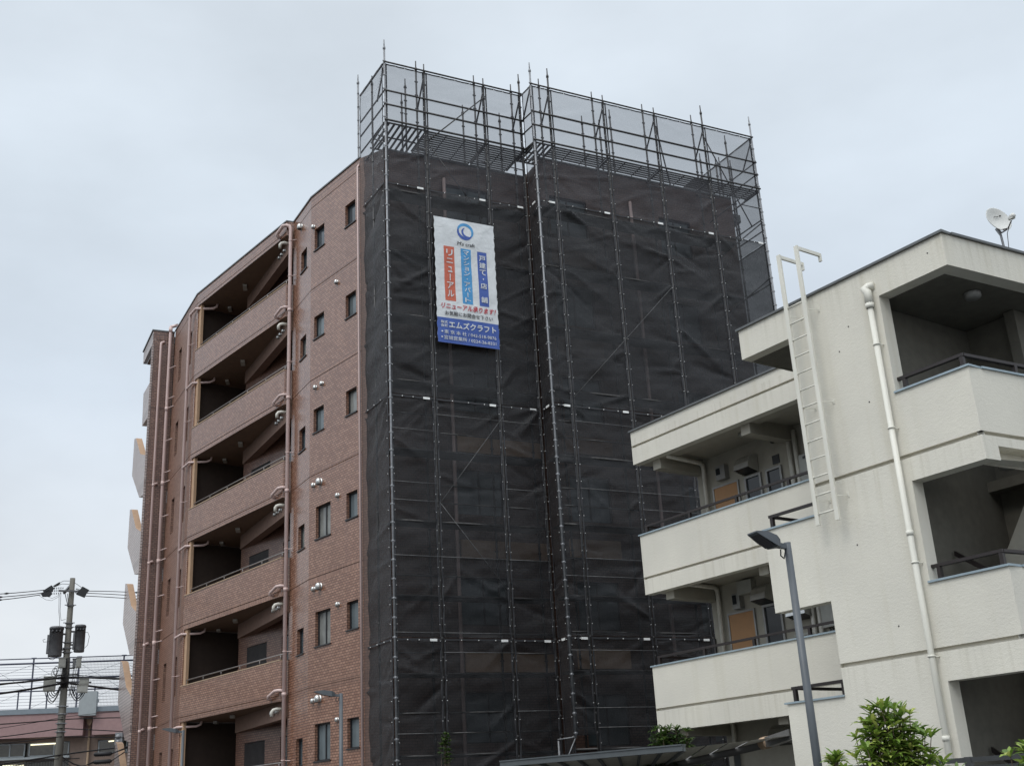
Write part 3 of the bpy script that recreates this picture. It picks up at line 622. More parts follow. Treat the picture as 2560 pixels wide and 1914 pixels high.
# the side frames
SD = Fr((FR.p(0.04, 0).x, FR.p(0.04, 0).y), -30)            # going back from the corner pole
post(SD, 1.83, -0.09, 0.3, 24.08, 'galv'); post(SD, 0.95, 0.0, 0.3, 23.5, 'darksteel')
SR = Fr((FR2.p(8.36, 0).x, FR2.p(8.36, 0).y), -29)
post(SR, 1.75, 0.0, 0.3, 23.6, 'darksteel'); post(SR, 3.3, 0.0, 0.3, 23.6, 'darksteel')
def tube_part(name, pts, r=0.021, m='darksteel'): return one(name, m, lambda b: b.tube(pts, r, 6), scaf)
for fr, a, c in ((FR, 0.0, 4.5), (FR2, 0.02, 8.4)):
    tube_part('top_rail', [fr.p(a, 23.37, -0.03), fr.p(c, 23.37, -0.03)], 0.026)
    for z in (22.40, 21.93): tube_part('ledger', [fr.p(a, z, -0.02), fr.p(c, z, -0.02)], 0.028)
    for z in (22.42, 21.9, 22.9 if fr is FR2 else 22.43): tube_part('ledger', [fr.p(a + (0.65 if fr is FR2 else 1.25), z, 0.66), fr.p(c - (0 if fr is FR else 1.4), z, 0.66)], 0.026)
    tube_part('ledger', [fr.p(a, 21.40, -0.04), fr.p(c, 21.40, -0.04)], 0.03)
DECKZ = [11.65 + 1.9 * j for j in range(-5, 5)]
rl = random.Random(5)
for z in DECKZ:
    for fr, bays in ((FR, S1), (FR2, S2)):
        for dz in (0.475, 0.95):
            for a, c in zip(bays, bays[1:]):
                if z < 3.0 and fr is FR2: continue
                front = rl.random() < (0.42 if z < 18 else 0.25)
                tube_part('ledger', [fr.p(a, z + dz, -0.05 if front else 0.06), fr.p(c, z + dz, -0.05 if front else 0.06)], 0.009 if front else 0.02, 'midsteel' if front else 'darksteel') if len([o for o in scaf.children if o.name.startswith('ledger')]) < 99 else None
        one('deck', 'deck', lambda b: b.box(fr, bays[0] + 0.08, bays[-1] - (1.2 if fr is FR2 else 0.08), z - 0.06, z, 0.1, 0.62), scaf)
        tube_part('deck_edge', [fr.p(bays[0], z - 0.03, 0.07), fr.p(bays[-1] - (1.2 if fr is FR2 else 0), z - 0.03, 0.07)], 0.03)
# slatted top decks, open to the sky
def slats(name, fr, s0, s1, n0, n1, z, cnt, along=True):
    def f(b):
        for i in range(cnt):
            t = (i + 0.5) / cnt
            if along: b.bar(fr.p(s0, z, n0 + (n1 - n0) * t), fr.p(s1, z, n0 + (n1 - n0) * t), 0.055, 0.03)
            else: b.bar(fr.p(s0 + (s1 - s0) * t, z, n0), fr.p(s0 + (s1 - s0) * t, z, n1), 0.06, 0.03)
        k = max(2, int((s1 - s0) / 0.6))
        for i in range(k + 1):
            if along: b.bar(fr.p(s0 + (s1 - s0) * i / k, z - 0.02, n0), fr.p(s0 + (s1 - s0) * i / k, z - 0.02, n1), 0.02, 0.03)
        if not along:
            for i in range(3): b.bar(fr.p(s0, z - 0.02, n0 + (n1 - n0) * i / 2), fr.p(s1, z - 0.02, n0 + (n1 - n0) * i / 2), 0.03, 0.04)
    return one(name, 'deck', f, scaf)
slats('slatted_deck', FR, 0.1, 1.27, 0.05, 1.5, 21.38, 7, False)
slats('slatted_deck', FR, 1.36, 3.2, 0.05, 1.4, 21.38, 12)
slats('slatted_deck', FR, 3.28, 4.43, 0.05, 1.4, 21.37, 12)
slats('slatted_deck', FR2, 0.1, 0.66, 0.05, 1.2, 21.38, 4, False)
for a, c in zip(S2[1:], S2[2:]): slats('slatted_deck', FR2, a + 0.05, c - 0.05, 0.05, 0.72, 21.38, 6)
for fr, ss in ((FR, S1), (FR2, S2)):
    for s in ss:
        one('transom', 'darksteel', lambda b: (b.tube([fr.p(s, 21.34, 0.0), fr.p(s, 21.34, 1.2)], 0.03, 6), b.tube([fr.p(s, 21.36, 1.0), fr.p(s, 20.7, 0.05)], 0.02, 6)), scaf)
        one('transom', 'darksteel', lambda b: b.tube([fr.p(s, 23.32, 0.0), fr.p(s, 22.42, 0.66)], 0.027, 6), scaf)
# side guard rails and lattices
for z in (23.37, 22.42, 21.93, 21.36, 20.9): tube_part('side_rail', [SD.p(0, z, 0), SD.p(1.86, z, 0)], 0.028)
for z in (23.37, 22.4, 21.95, 21.3, 20.3, 19.9, 18.0): tube_part('side_rail', [SR.p(0, z, 0), SR.p(3.3, z, 0)], 0.022)
st = FR.sub(4.47, -0.6)
for z in (23.3, 22.4, 21.93, 21.36): tube_part('side_rail', [FR.p(4.47, z, 0.02), FR2.p(0.06, z, 0)], 0.024)
tube_part('brace', [FR.p(1.35, 21.0, -0.05), FR.p(3.24, 22.95, -0.05)], 0.02)
tube_part('brace', [FR.p(1.4, 20.9, 0.05), FR.p(3.0, 18.8, 0.05)], 0.014)
tube_part('brace', [FR2.p(6.45, 22.9, 0.05), FR2.p(8.2, 20.2, 0.4)], 0.022)
tube_part('brace', [FR2.p(4.55, 22.95, 0.05), FR2.p(4.9, 20.9, 0.1)], 0.024)
tube_part('brace', [FR2.p(0.72, 13.3, -0.06), FR2.p(4.5, 17.3, -0.06)], 0.007, 'midsteel')
tube_part('brace', [FR.p(1.33, 10.2, -0.06), FR.p(3.24, 12.7, -0.06)], 0.007, 'midsteel')
tube_part('brace', [FR.p(1.33, 10.2, -0.06), FR.p(3.22, 7.9, -0.06)], 0.007, 'midsteel')
for z in (20.4, 19.0, 17.0, 15.2): tube_part('brace', [FR2.p(6.6, z - 0.3, 0.5), SR.p(0.05, z + 1.2, 0)], 0.022)
# open pole foot below the wide section
tube_part('post', [FR2.p(-0.28, 0.3, 0.3), FR2.p(-0.28, 4.25, 0.3)], 0.025, 'galv')
tube_part('brace', [FR2.p(-0.26, 3.5, 0.28), FR2.p(0.06, 4.3, 0.02)], 0.016, 'galv')
tube_part('brace', [FR2.p(-0.3, 4.28, 0.3), FR2.p(0.08, 4.32, 0.0)], 0.018, 'galv')

# ------------------------------------------------------------------ safety nets: one object per sheet
def wrinkle(rg, w, h):
    fold = []
    for _ in range(rg.randint(11, 16)):
        cx, cz = rg.choice((0, 1)) * w, (1.0 if rg.random() < .25 else rg.randint(1, 13) / 13.5) * h
        ang = math.atan2(rg.uniform(-1.0, 0.35) * (1 if cz > 0.2 * h else -1), (1 if cx == 0 else -1) * rg.uniform(0.5, 1.2))
        fold.append((cx, cz, math.cos(ang), math.sin(ang), rg.uniform(0.025, 0.08), rg.uniform(0.03, 0.13) * rg.choice((1, 1, -1)), rg.uniform(0.8, 2.6)))
    ph = [rg.uniform(0, 6.28) for _ in range(8)]
    def f(x, z):
        d = 0.05 * math.sin(2.1 * z + ph[0]) * math.sin(math.pi * x / w) + 0.035 * math.sin(5.3 * z + 2.2 * x + ph[1]) * math.sin(math.pi * x / w)
        d += 0.012 * math.sin(13 * z - 4 * x + ph[2]) * math.sin(3 * x + ph[3]) + 0.008 * math.sin(23 * z + 7 * x + ph[4]) * math.sin(9 * x + ph[5])
        for cx, cz, ux, uz, wd, am, ln in fold:
            px, pz = x - cx, z - cz; al = px * ux + pz * uz; ac = -px * uz + pz * ux
            if al > 0: d += am * math.exp(-(ac / (wd * (0.5 + al))) ** 2) * max(0.0, 1 - al / ln) * min(1, al / 0.12)
        e = min(1.0, min(x, w - x) / 0.07); t = min(1.0, min(z, h - z) / 0.07)
        return d * max(0.0, e) * max(0.0, t)
    return f
ROWS = [(19.44, 23.34, 'topmost'), (13.11, 19.41, 'second'), (6.80, 13.08, 'third'), (0.7, 6.77, 'lowest')]
def net(fr, s0, s1, z0, z1, m, seed, label, tag_side=1, off=0.03, amp=0.62):
    rg = random.Random(seed); w, h = s1 - s0, z1 - z0; f = wrinkle(rg, w, h)
    def ties(q):
        for i in range(1, 4): q.box(fr, s0 + w * i / 4 - 0.01, s0 + w * i / 4 + 0.01, z1 - 0.05, z1 - 0.028, off - 0.05, off - 0.03)
        zz = z0 + 0.3
        while zz < z1:
            for x in (s0 + 0.03, s1 - 0.044): q.box(fr, x, x + 0.011, zz, zz + 0.014, off - 0.05, off - 0.03)
            zz += NODE
    b = MB(); nu = max(8, int(w * 17)); nv = max(12, int(h * 16))
    b.grid(lambda u, v: fr.p(s0 + u * w, z0 + v * h, off - amp * f(u * w, v * h)), nu, nv)
    b.cur = 2; hw = 0.05
    for x in (0, w - hw): b.grid(lambda u, v: fr.p(s0 + x + u * hw, z0 + v * h, off - 0.012 - 0.02 * math.sin(9 * v * h + seed) * math.sin(math.pi * u)), 3, int(h * 6))
    b.grid(lambda u, v: fr.p(s0 + u * w, z1 - 0.045 + v * 0.05 - 0.012 * math.sin(math.pi * ((u * 4) % 1)), off - 0.02), 24, 1)
    b.cur = 1
    if w > 0.5: ties(b)
    o = b.build('safety_net', [m, 'tagwhite', 'hem'], None, label=label, cat='safety net', group='black mesh sheets hung on the scaffold')
    WL[o.name] = Vector(o.location)
    if tag_side and z1 < 20 :
        x0 = s1 - 0.32 if tag_side > 0 else s0 + 0.12
        if w < 0.7: x0 = s1 - 0.27
        one('name_tag', 'tagwhite', lambda q: q.box(fr, x0, x0 + 0.19, z1 - 0.075, z1 - 0.015, off - 0.06, off - 0.055), o)
    return o
sd_ = 100
ordn = ['first', 'second', 'third', 'fourth', 'fifth']
for z0, z1, rn in ROWS:
    m = {'topmost': 'netup', 'second': 'net'}.get(rn, 'netlow')
    for i, (a, c) in enumerate(zip(S1, S1[1:])):
        sd_ += 1; net(FR, a + 0.03, c - 0.03, z0, z1, m, sd_, f'{rn} row black mesh sheet in the {ordn[i]} bay of scaffold front nearest the brick windows')
    for i, (a, c) in enumerate(zip(S2, S2[1:])):
        sd_ += 1
        lo = (4.35 if i == 0 else 1.0) if rn == 'lowest' else z0
        net(FR2, a + 0.03, c - 0.03, lo, z1, m, sd_, f'{rn} row black mesh sheet in the {ordn[i]} bay of scaffold front nearest the white building')
    sd_ += 1; net(SD, 0.04, 1.8, z0, z1, m, sd_, f'{rn} row mesh sheet on the narrow scaffold end against the brick windows', 0, -0.04, 0.5)
    sd_ += 1; net(Fr((FR.p(4.5, 0).x, FR.p(4.5, 0).y), 153), 0.02, 0.57, z0, z1, m, sd_, f'{rn} row black mesh sheet in the inner corner between the two scaffold fronts', 1 if rn != 'topmost' else 0, 0.03)
    sd_ += 1; net(SR, 0.04, 3.25, z0, z1, m, sd_, f'{rn} row mesh sheet on the far scaffold end above the white roof', 0, -0.03)

# ------------------------------------------------------------------ banner
BS0, BS1, BZ0, BZ1 = 1.37, 3.24, 14.66, 18.49
BW, BH = BS1 - BS0, BZ1 - BZ0
def bw(u, v):
    x, y = u * BW, v * BH
    e = min(1, 8 * min(u, 1 - u, v * 2, (1 - v) * 2))
    return e * (0.012 * math.sin(2.2 * y + 1.3 * x) + 0.006 * math.sin(5.1 * y - 2.2 * x + 1) + 0.004 * math.sin(11 * y + 5 * x) * math.sin(4 * x + 1)
                + 0.016 * math.exp(-((x - 0.25 - 0.5 * y) / 0.13) ** 2) * math.exp(-y) + 0.014 * math.exp(-((BW - x - 0.2 - 0.6 * y) / 0.11) ** 2) * math.exp(-y))
def bp(u, v, lift=0.0):     # u across, v down
    sc = 0.02 * math.sin(v * BH / 0.3 * math.pi) ** 2
    return FR.p(BS0 + u * BW + (sc * max(0, 1 - u * 12) - sc * max(0, 1 - (1 - u) * 12)), BZ1 - v * BH, -0.14 - bw(u, v) - lift)
banner = one('banner', 'vinyl', lambda b: b.grid(lambda u, v: bp(u, v), 44, 90), None,
             label='white advertising banner with red and blue Japanese lettering tied on the black mesh', cat='banner')
WL[banner.name] = Vector(banner.location)
def strip(name, m, u0, u1, v0, v1, lift=0.004):
    one(name, m, lambda b: b.grid(lambda u, v: bp(u0 + (u1 - u0) * u, v0 + (v1 - v0) * v, lift), max(2, int((u1 - u0) * 44)), max(2, int((v1 - v0) * 90))), banner)
strip('blue_field', 'vblue', 0.0, 1.0, 0.807, 1.0)
strip('orange_stripe', 'vred', 0.148, 0.318, 0.232, 0.669)
strip('sky_blue_stripe', 'vsky', 0.426, 0.593, 0.232, 0.677)
strip('dark_blue_stripe', 'vblue', 0.70, 0.855, 0.236, 0.677)
def glyph_mesh(txt, bold=0.018, shear=0.0):
    cu = bpy.data.curves.new('text', 'FONT'); cu.body = txt; cu.size = 1.0; cu.fill_mode = 'FRONT'; cu.offset = bold; cu.shear = shear; cu.resolution_u = 3
    ob = bpy.data.objects.new('text', cu); COL.objects.link(ob)
    dg = bpy.context.evaluated_depsgraph_get(); dg.update()
    me = bpy.data.meshes.new_from_object(ob.evaluated_get(dg))
    vs = [Vector(v.co) for v in me.vertices]; fs = [tuple(p.vertices) for p in me.polygons]
    bpy.data.objects.remove(ob); bpy.data.curves.remove(cu); bpy.data.meshes.remove(me)
    return vs, fs
def put(b, txt, u0, u1, v0, v1, lift=0.02, bold=0.012, shear=0.0, rot=False):
    vs, fs = glyph_mesh(txt, 0.0, shear)
    if not vs: return
    if bold > 0:        # heavier strokes: the same outline again, a hair aside and in front
        n0 = len(vs); a = bold * 1.3
        vs, fs = [v + o_ for o_ in (Vector((-a, 0, 0)), Vector((a, 0, .3)), Vector((0, -a, .6)), Vector((0, a, .9))) for v in vs], [tuple(i + n0 * k for i in f) for k in range(4) for f in fs]
    if rot: vs = [Vector((v.y, -v.x, v.z)) for v in vs]
    x0, x1 = min(v.x for v in vs), max(v.x for v in vs); y0, y1 = min(v.y for v in vs), max(v.y for v in vs)
    i = len(b.v)
    for v in vs:
        b.v.append(bp(u0 + (u1 - u0) * (v.x - x0) / max(1e-6, x1 - x0), v1 - (v1 - v0) * (v.y - y0) / max(1e-6, y1 - y0), lift + v.z * 0.002))
    for f in fs: b.f.append(tuple(i + k for k in f)); b.fm.append(b.cur); b.sm.append(False)
def column(txt, uc, half, v0, v1, spaces):
    b = MB(); n = len(txt); hgt = (v1 - v0) / n
    for k, ch in enumerate(txt):
        if ch == ' ': continue
        a, c = v0 + hgt * k, v0 + hgt * (k + 1); pad = hgt * 0.09
        if ch == 'ー': put(b, 'ー', uc - half * 0.14, uc + half * 0.14, a + pad, c - pad, rot=True)
        elif ch == '・': put(b, '・', uc - half * 0.2, uc + half * 0.2, (a + c) / 2 - hgt * 0.1, (a + c) / 2 + hgt * 0.1)
        elif ch in 'ュョ': put(b, ch, uc - half * 0.62, uc + half * 0.72, a + hgt * 0.22, c - pad)
        elif ch == 'ニ': put(b, ch, uc - half, uc + half, a + hgt * 0.2, c - hgt * 0.22)
        else: put(b, ch, uc - half, uc + half, a + pad, c - pad)
    b.build('lettering', 'vinyl', banner)
column('リニューアル', 0.236, 0.053, 0.252, 0.645, 0)
column('マンション・アパート', 0.51, 0.048, 0.245, 0.668, 0)
column('戸建て・店 舗', 0.778, 0.054, 0.262, 0.655, 0)
def line(txt, m, u0, u1, v0, v1, bold=0.02, shear=0.0):
    b = MB(); put(b, txt, u0, u1, v0, v1, 0.02, bold, shear); b.build('lettering', m, banner)
line("M's craft", 'vblack', 0.37, 0.66, 0.181, 0.211, 0.008, 0.08)
line('リニューアル承ります！', 'vcrimson', 0.075, 0.96, 0.692, 0.738, 0.02, 0.22)
line('お気軽にお問合せ下さい', 'vblack', 0.13, 0.90, 0.754, 0.789, 0.012)
line('株式', 'vinyl', 0.055, 0.165, 0.832, 0.855, 0.012); line('会社', 'vinyl', 0.055, 0.165, 0.859, 0.882, 0.012)
line('エムズクラフト', 'vinyl', 0.185, 0.945, 0.830, 0.884, 0.02)
line('■', 'vinyl', 0.06, 0.085, 0.913, 0.923, 0); line('東 京 本 社 / 042-518-9876', 'vinyl', 0.105, 0.945, 0.903, 0.934, 0.004)
line('■', 'vinyl', 0.055, 0.08, 0.956, 0.966, 0); line('宮城営業所 / 0224-26-8331', 'vinyl', 0.10, 0.94, 0.946, 0.977, 0.004)
def swirl(b, cx, cy, r0, r1, w0, w1, a0, a1, lift):
    n = 36; asp = BW / BH
    L, Rr = [], []
    for k in range(n + 1):
        t = k / n; a = a0 + (a1 - a0) * t; r = r0 + (r1 - r0) * t; w = w0 + (w1 - w0) * math.sin(math.pi * t)
        L.append(bp(cx + (r + w / 2) * math.cos(a), cy - (r + w / 2) * math.sin(a) * asp, lift)); Rr.append(bp(cx + (r - w / 2) * math.cos(a), cy - (r - w / 2) * math.sin(a) * asp, lift))
    for k in range(n): b.quad(L[k], L[k + 1], Rr[k + 1], Rr[k])
one('emblem_arc', 'vsky', lambda b: swirl(b, 0.512, 0.091, 0.118, 0.122, 0.012, 0.05, R_(-60), R_(200), 0.006), banner)
one('emblem_arc', 'vblue', lambda b: (swirl(b, 0.512, 0.091, 0.122, 0.118, 0.02, 0.05, R_(165), R_(325), 0.007), swirl(b, 0.545, 0.098, 0.088, 0.07, 0.01, 0.035, R_(120), R_(290), 0.008)), banner)

# ================================================================== white apartment building
CW = (6.5067, 15.4888)
FW = Fr(CW, -35.6)
FD = Fr(CW, 59.8)
FD.n = FD.n if FD.n.dot(FW.d) > 0 else -FD.n
white = root('white_building', (8.0, 20.0, 0), 'white stucco walk-up apartment block with open corridors and a roof ladder', 'apartment building')
TP = 10.41
g_w = lambda e: [(-1, e, z - 0.03, z + 0.03, 'groove', 0.07) for z in (7.29, 4.48, 1.68)]
opens = [(3.08, 5, 6.81, 9.87, 'open', 0.22), (3.06, 5, 4.03, 5.46, 'open', 0.22), (3.06, 5, 1.23, 2.66, 'open', 0.22),
         (-1, 1.25, 8.28, 9.89, 'open', 0.25), (-1, 1.25, 5.41, 6.91, 'open', 0.25), (-1, 1.25, 2.6, 4.05, 'open', 0.25)]
def tower(b):
    b.wall(FW, 0, 4.22, 0, TP, opens + g_w(3.09), depth=0.22)
    b.quad(FW.p(4.22, 9.87), FW.p(4.22, TP), FW.p(4.22, TP, 2.4), FW.p(4.22, 9.87, 2.4))
    for z0, z1 in ((5.46, 6.81), (2.66, 4.03), (0, 1.23)):
        b.quad(FW.p(4.22, z0), FW.p(4.22, z1), FW.p(4.22, z1, 0.22), FW.p(4.22, z0, 0.22))
        b.quad(FW.p(3.08, z0, .22), FW.p(4.22, z0, .22), FW.p(4.22, z1, .22), FW.p(3.08, z1, .22))
        b.quad(FW.p(3.08, z1 - 0.001, 0), FW.p(4.22, z1 - 0.001, 0), FW.p(4.22, z1 - 0.001, .22), FW.p(3.08, z1 - 0.001, .22))
        b.quad(FW.p(3.08, z0 + 0.001, 0), FW.p(4.22, z0 + 0.001, 0), FW.p(4.22, z0 + 0.001, .22), FW.p(3.08, z0 + 0.001, .22))
    # right hand face of the stair tower: bands between the openings
    for z0, z1, zr in ((9.89, TP, 9.89), (6.91, 8.28, 7.12), (4.05, 5.41, 4.26), (0, 2.6, 0)):
        gr = [(-1, 9, z - 0.03, z + 0.03, 'groove', 0.07) for z in (7.29, 4.48, 1.68)]
        b.wall(FD, 0, 6.0, z0, z1, gr + ([(0.30, 9, z0 - 1, zr, 'open', 0.25)] if zr > z0 else []), depth=0.25)
        b.quad(FD.p(0.05, z1 - .002, 0), FD.p(6, z1 - .002, 0), FD.p(6, z1 - .002, .25), FD.p(0.05, z1 - .002, .25))
        b.quad(FD.p(0, z0 + .002, 0), FD.p(6, zr + .002, 0), FD.p(6, zr + .002, .25), FD.p(0, z0 + .002, .25))
        b.quad(FD.p(0.25, z0, .25), FD.p(6, z0, .25), FD.p(6, z1, .25), FD.p(0.25, z1, .25))
        b.quad(FW.p(0.25, z0, .25), FW.p(1.25, z0, .25), FW.p(1.25, z1, .25), FW.p(0.25, z1, .25))
one('stair_tower_wall', 'stucco', tower, white)
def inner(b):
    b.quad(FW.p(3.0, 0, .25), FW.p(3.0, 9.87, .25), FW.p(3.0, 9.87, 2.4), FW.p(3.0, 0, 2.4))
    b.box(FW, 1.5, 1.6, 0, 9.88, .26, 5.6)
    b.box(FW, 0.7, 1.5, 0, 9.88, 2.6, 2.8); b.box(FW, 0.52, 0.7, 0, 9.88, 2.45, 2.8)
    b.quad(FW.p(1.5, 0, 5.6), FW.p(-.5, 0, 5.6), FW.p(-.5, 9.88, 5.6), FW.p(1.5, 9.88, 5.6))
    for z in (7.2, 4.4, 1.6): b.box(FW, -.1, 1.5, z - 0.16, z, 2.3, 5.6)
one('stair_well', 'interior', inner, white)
for z in (7.26, 4.45, 1.65):
    one('stair_flight', 'innerwall', lambda b: b.prism(FW, [(1.3, z - 1.9), (0.02, z - 0.1), (0.02, z - 1.9)], 1.5, 2.28), white)
    one('stair_handrail', 'bronze', lambda b: b.prism(FW, [(1.45, z - 1.35), (1.45, z - 1.27), (0.5, z - 1.95), (0.5, z - 2.03)], 1.0, 1.05), white)
cp = [FD.p(0.03, 0, 0.03), FW.p(4.2, 0, 0.03), FW.p(4.2, 0, 2.4), FW.p(3.0, 0, 5.8), FD.p(5.8, 0, 0.03)]
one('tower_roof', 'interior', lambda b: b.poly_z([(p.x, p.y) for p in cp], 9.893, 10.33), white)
def coping(b):
    b.box(FW, -0.04, 4.26, TP, TP + 0.04, -0.04, 0.2); b.box(FW, 4.1, 4.262, TP + .001, TP + 0.041, 0.2, 2.4); b.box(FD, 0.2, 6, TP + 0.001, TP + 0.041, -0.04, 0.2)
one('roof_coping', 'coping', coping, white)
for z in (8.28, 5.41, 2.6):
    one('ledge_flashing', 'flash', lambda b: (b.box(FW, -0.03, 1.27, z, z + 0.03, -0.03, 0.27), b.box(FD, 0.27, 6, z + 0.001, z + 0.031, -0.03, 0.27)), white)
    def rl_(b):
        b.bar(FW.p(1.32, z + 0.24, 0.12), FW.p(0.1, z + 0.24, 0.12), 0.07, 0.045); b.bar(FW.p(0.13, z + 0.24, 0.12), FD.p(5, z + 0.24, 0.12), 0.07, 0.045)
        for s in (1.14, 0.14): b.bar(FW.p(s, z + 0.02, 0.12), FW.p(s, z + 0.22, 0.12), 0.06, 0.06, FW.d)
        for s in (1.2, 2.4): b.bar(FD.p(s, z + 0.02, 0.12), FD.p(s, z + 0.22, 0.12), 0.06, 0.06, FD.d)
    one('railing', 'bronze', rl_, white)
for z in (6.81, 4.03):
    one('ledge_flashing', 'flash', lambda b: b.box(FW, 3.06, 4.26, z, z + 0.028, -0.03, 0.25), white)
    def rl2(b):
        b.bar(FW.p(3.1, z + 0.24, 0.11), FW.p(4.18, z + 0.24, 0.11), 0.05, 0.045); b.bar(FW.p(4.16, z + 0.24, 0.11), FW.p(4.16, z + 0.24, 1.4), 0.05, 0.045)
        for s in (3.14, 4.12): b.bar(FW.p(s, z + 0.02, 0.11), FW.p(s, z + 0.22, 0.11), 0.06, 0.06, FW.d)
    one('railing', 'bronze', rl2, white)
for z in (9.86, 7.1): one('ceiling_lamp', 'alu', lambda b: b.lathe(FW.p(0.45, z - 0.0, 1.25), [(0.13, 0.02), (0.13, -0.05), (0.10, -0.08), (0.002, -0.085)], 14), white)
# corridors
FQ = FW.sub(0, 2.4); FI = FW.sub(0, 3.9)
E1 = 10.03
def cparapet(z0, z1, gz):
    def f(b):
        b.wall(FQ, 2.9, E1, z0, z1, [(0, 20, gz - 0.026, gz + 0.026, 'groove', 0.07)])
        b.quad(FQ.p(E1, z0), FQ.p(E1, z1), FQ.p(E1, z1, 0.2), FQ.p(E1, z0, 0.2)); b.quad(FQ.p(3, z0, .2), FQ.p(E1, z0, .2), FQ.p(E1, z1, .2), FQ.p(3, z1, .2))
        b.quad(FQ.p(3, z0), FQ.p(E1, z0), FQ.p(E1, z0, 0.2), FQ.p(3, z0, 0.2)); b.quad(FQ.p(3, z1), FQ.p(E1, z1), FQ.p(E1, z1, 0.2), FQ.p(3, z1, 0.2))
    return one('corridor_parapet', 'smoothwhite', f, white)
cparapet(9.82, 10.58, 10.23)
for z0, z1, gz in ((6.9, 8.19, 7.25), (4.06, 5.37, 4.5), (1.26, 2.57, 1.7)):
    cparapet(z0, z1, gz)
    one('ledge_flashing', 'flash', lambda b: (b.box(FQ, 2.9, E1 + 0.03, z1, z1 + 0.03, -0.03, 0.23), b.box(FQ, E1 - 0.2, E1 + 0.031, z1 + .001, z1 + 0.031, 0.23, 1.4)), white)
    def rl3(b):
        b.bar(FQ.p(3, z1 + 0.2, 0.1), FQ.p(E1 - 0.1, z1 + 0.2, 0.1), 0.05, 0.045); b.bar(FQ.p(E1 - 0.12, z1 + 0.2, 0.1), FQ.p(E1 - 0.12, z1 + 0.2, 1.3), 0.05, 0.045)
        for s in (4.3, 5.72, 7.13, 8.51, 9.88): b.bar(FQ.p(s, z1 + 0.02, 0.1), FQ.p(s, z1 + 0.18, 0.1), 0.05, 0.06, FQ.d)
    one('railing', 'bronze', rl3, white)
    one('end_parapet', 'smoothwhite', lambda b: b.box(FQ, E1 - 0.2, E1 - 0.002, z0 + 0.05, z1 - 0.002, 0.2, 1.5), white)
for z in (7.25, 4.45, 1.65):
    one('corridor_slab', 'innerwall', lambda b: b.box(FQ, 2.9, E1 - 0.02, z - 0.2, z, 0.2, 1.5), white)
one('corridor_roof', 'innerwall', lambda b: b.box(FQ, 2.9, E1 - 0.02, 9.92, 10.4, 0.2, 1.5), white)
one('roof_coping', 'coping', lambda b: b.box(FQ, 2.9, E1 + 0.04, 10.58, 10.62, -0.04, 0.25), white)
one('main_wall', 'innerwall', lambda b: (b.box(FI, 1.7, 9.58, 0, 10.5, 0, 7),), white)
for z in (9.92, 7.05, 4.25):
    for s in (9.35, 6.62): one('beam', 'innerwall', lambda b: b.box(FQ, s, s + 0.25, z - 0.32, z - 0.002, 0.2, 1.5), white)
    one('beam', 'innerwall', lambda b: b.box(FQ, 2.9, E1 - 0.02, z - 0.09, z - 0.003, 0.201, 0.5), white)
def pane_win(s0, s1, z0, z1, m='darkglass'):
    w = one('window', 'alu', lambda b: [b.box(FI, *a, -0.05, 0.002) for a in ((s0, s1, z0, z0 + .05), (s0, s1, z1 - .05, z1), (s0, s0 + .05, z0 + .05, z1 - .05), (s1 - .05, s1, z0 + .05, z1 - .05))], white)
    one('pane', m, lambda b: b.quad(FI.p(s0 + .05, z0 + .05, -0.012), FI.p(s1 - .05, z0 + .05, -0.012), FI.p(s1 - .05, z1 - .05, -0.012), FI.p(s0 + .05, z1 - .05, -0.012)), w)
def rhood(s, z, w=0.42):
    def f(b):
        prof = [(-0.02, 0.2), (-0.14, 0.19), (-0.26, 0.12), (-0.33, 0.0), (-0.35, -0.12), (-0.02, -0.2)]
        a = [FI.p(s - w / 2, z + q, n) for n, q in prof]; c = [FI.p(s + w / 2, z + q, n) for n, q in prof]
        for k in range(4): b.quad(a[k], c[k], c[k + 1], a[k + 1], smooth=True)
        b.quad(*a); b.quad(*c)
    o = one('range_hood', 'steelhood', f, white)
    one('hood_mouth', 'black', lambda b: b.quad(FI.p(s - w / 2 + .02, z - .11, -.33), FI.p(s + w / 2 - .02, z - .11, -.33), FI.p(s + w / 2 - .02, z - .19, -.03), FI.p(s - w / 2 + .02, z - .19, -.03)), o)
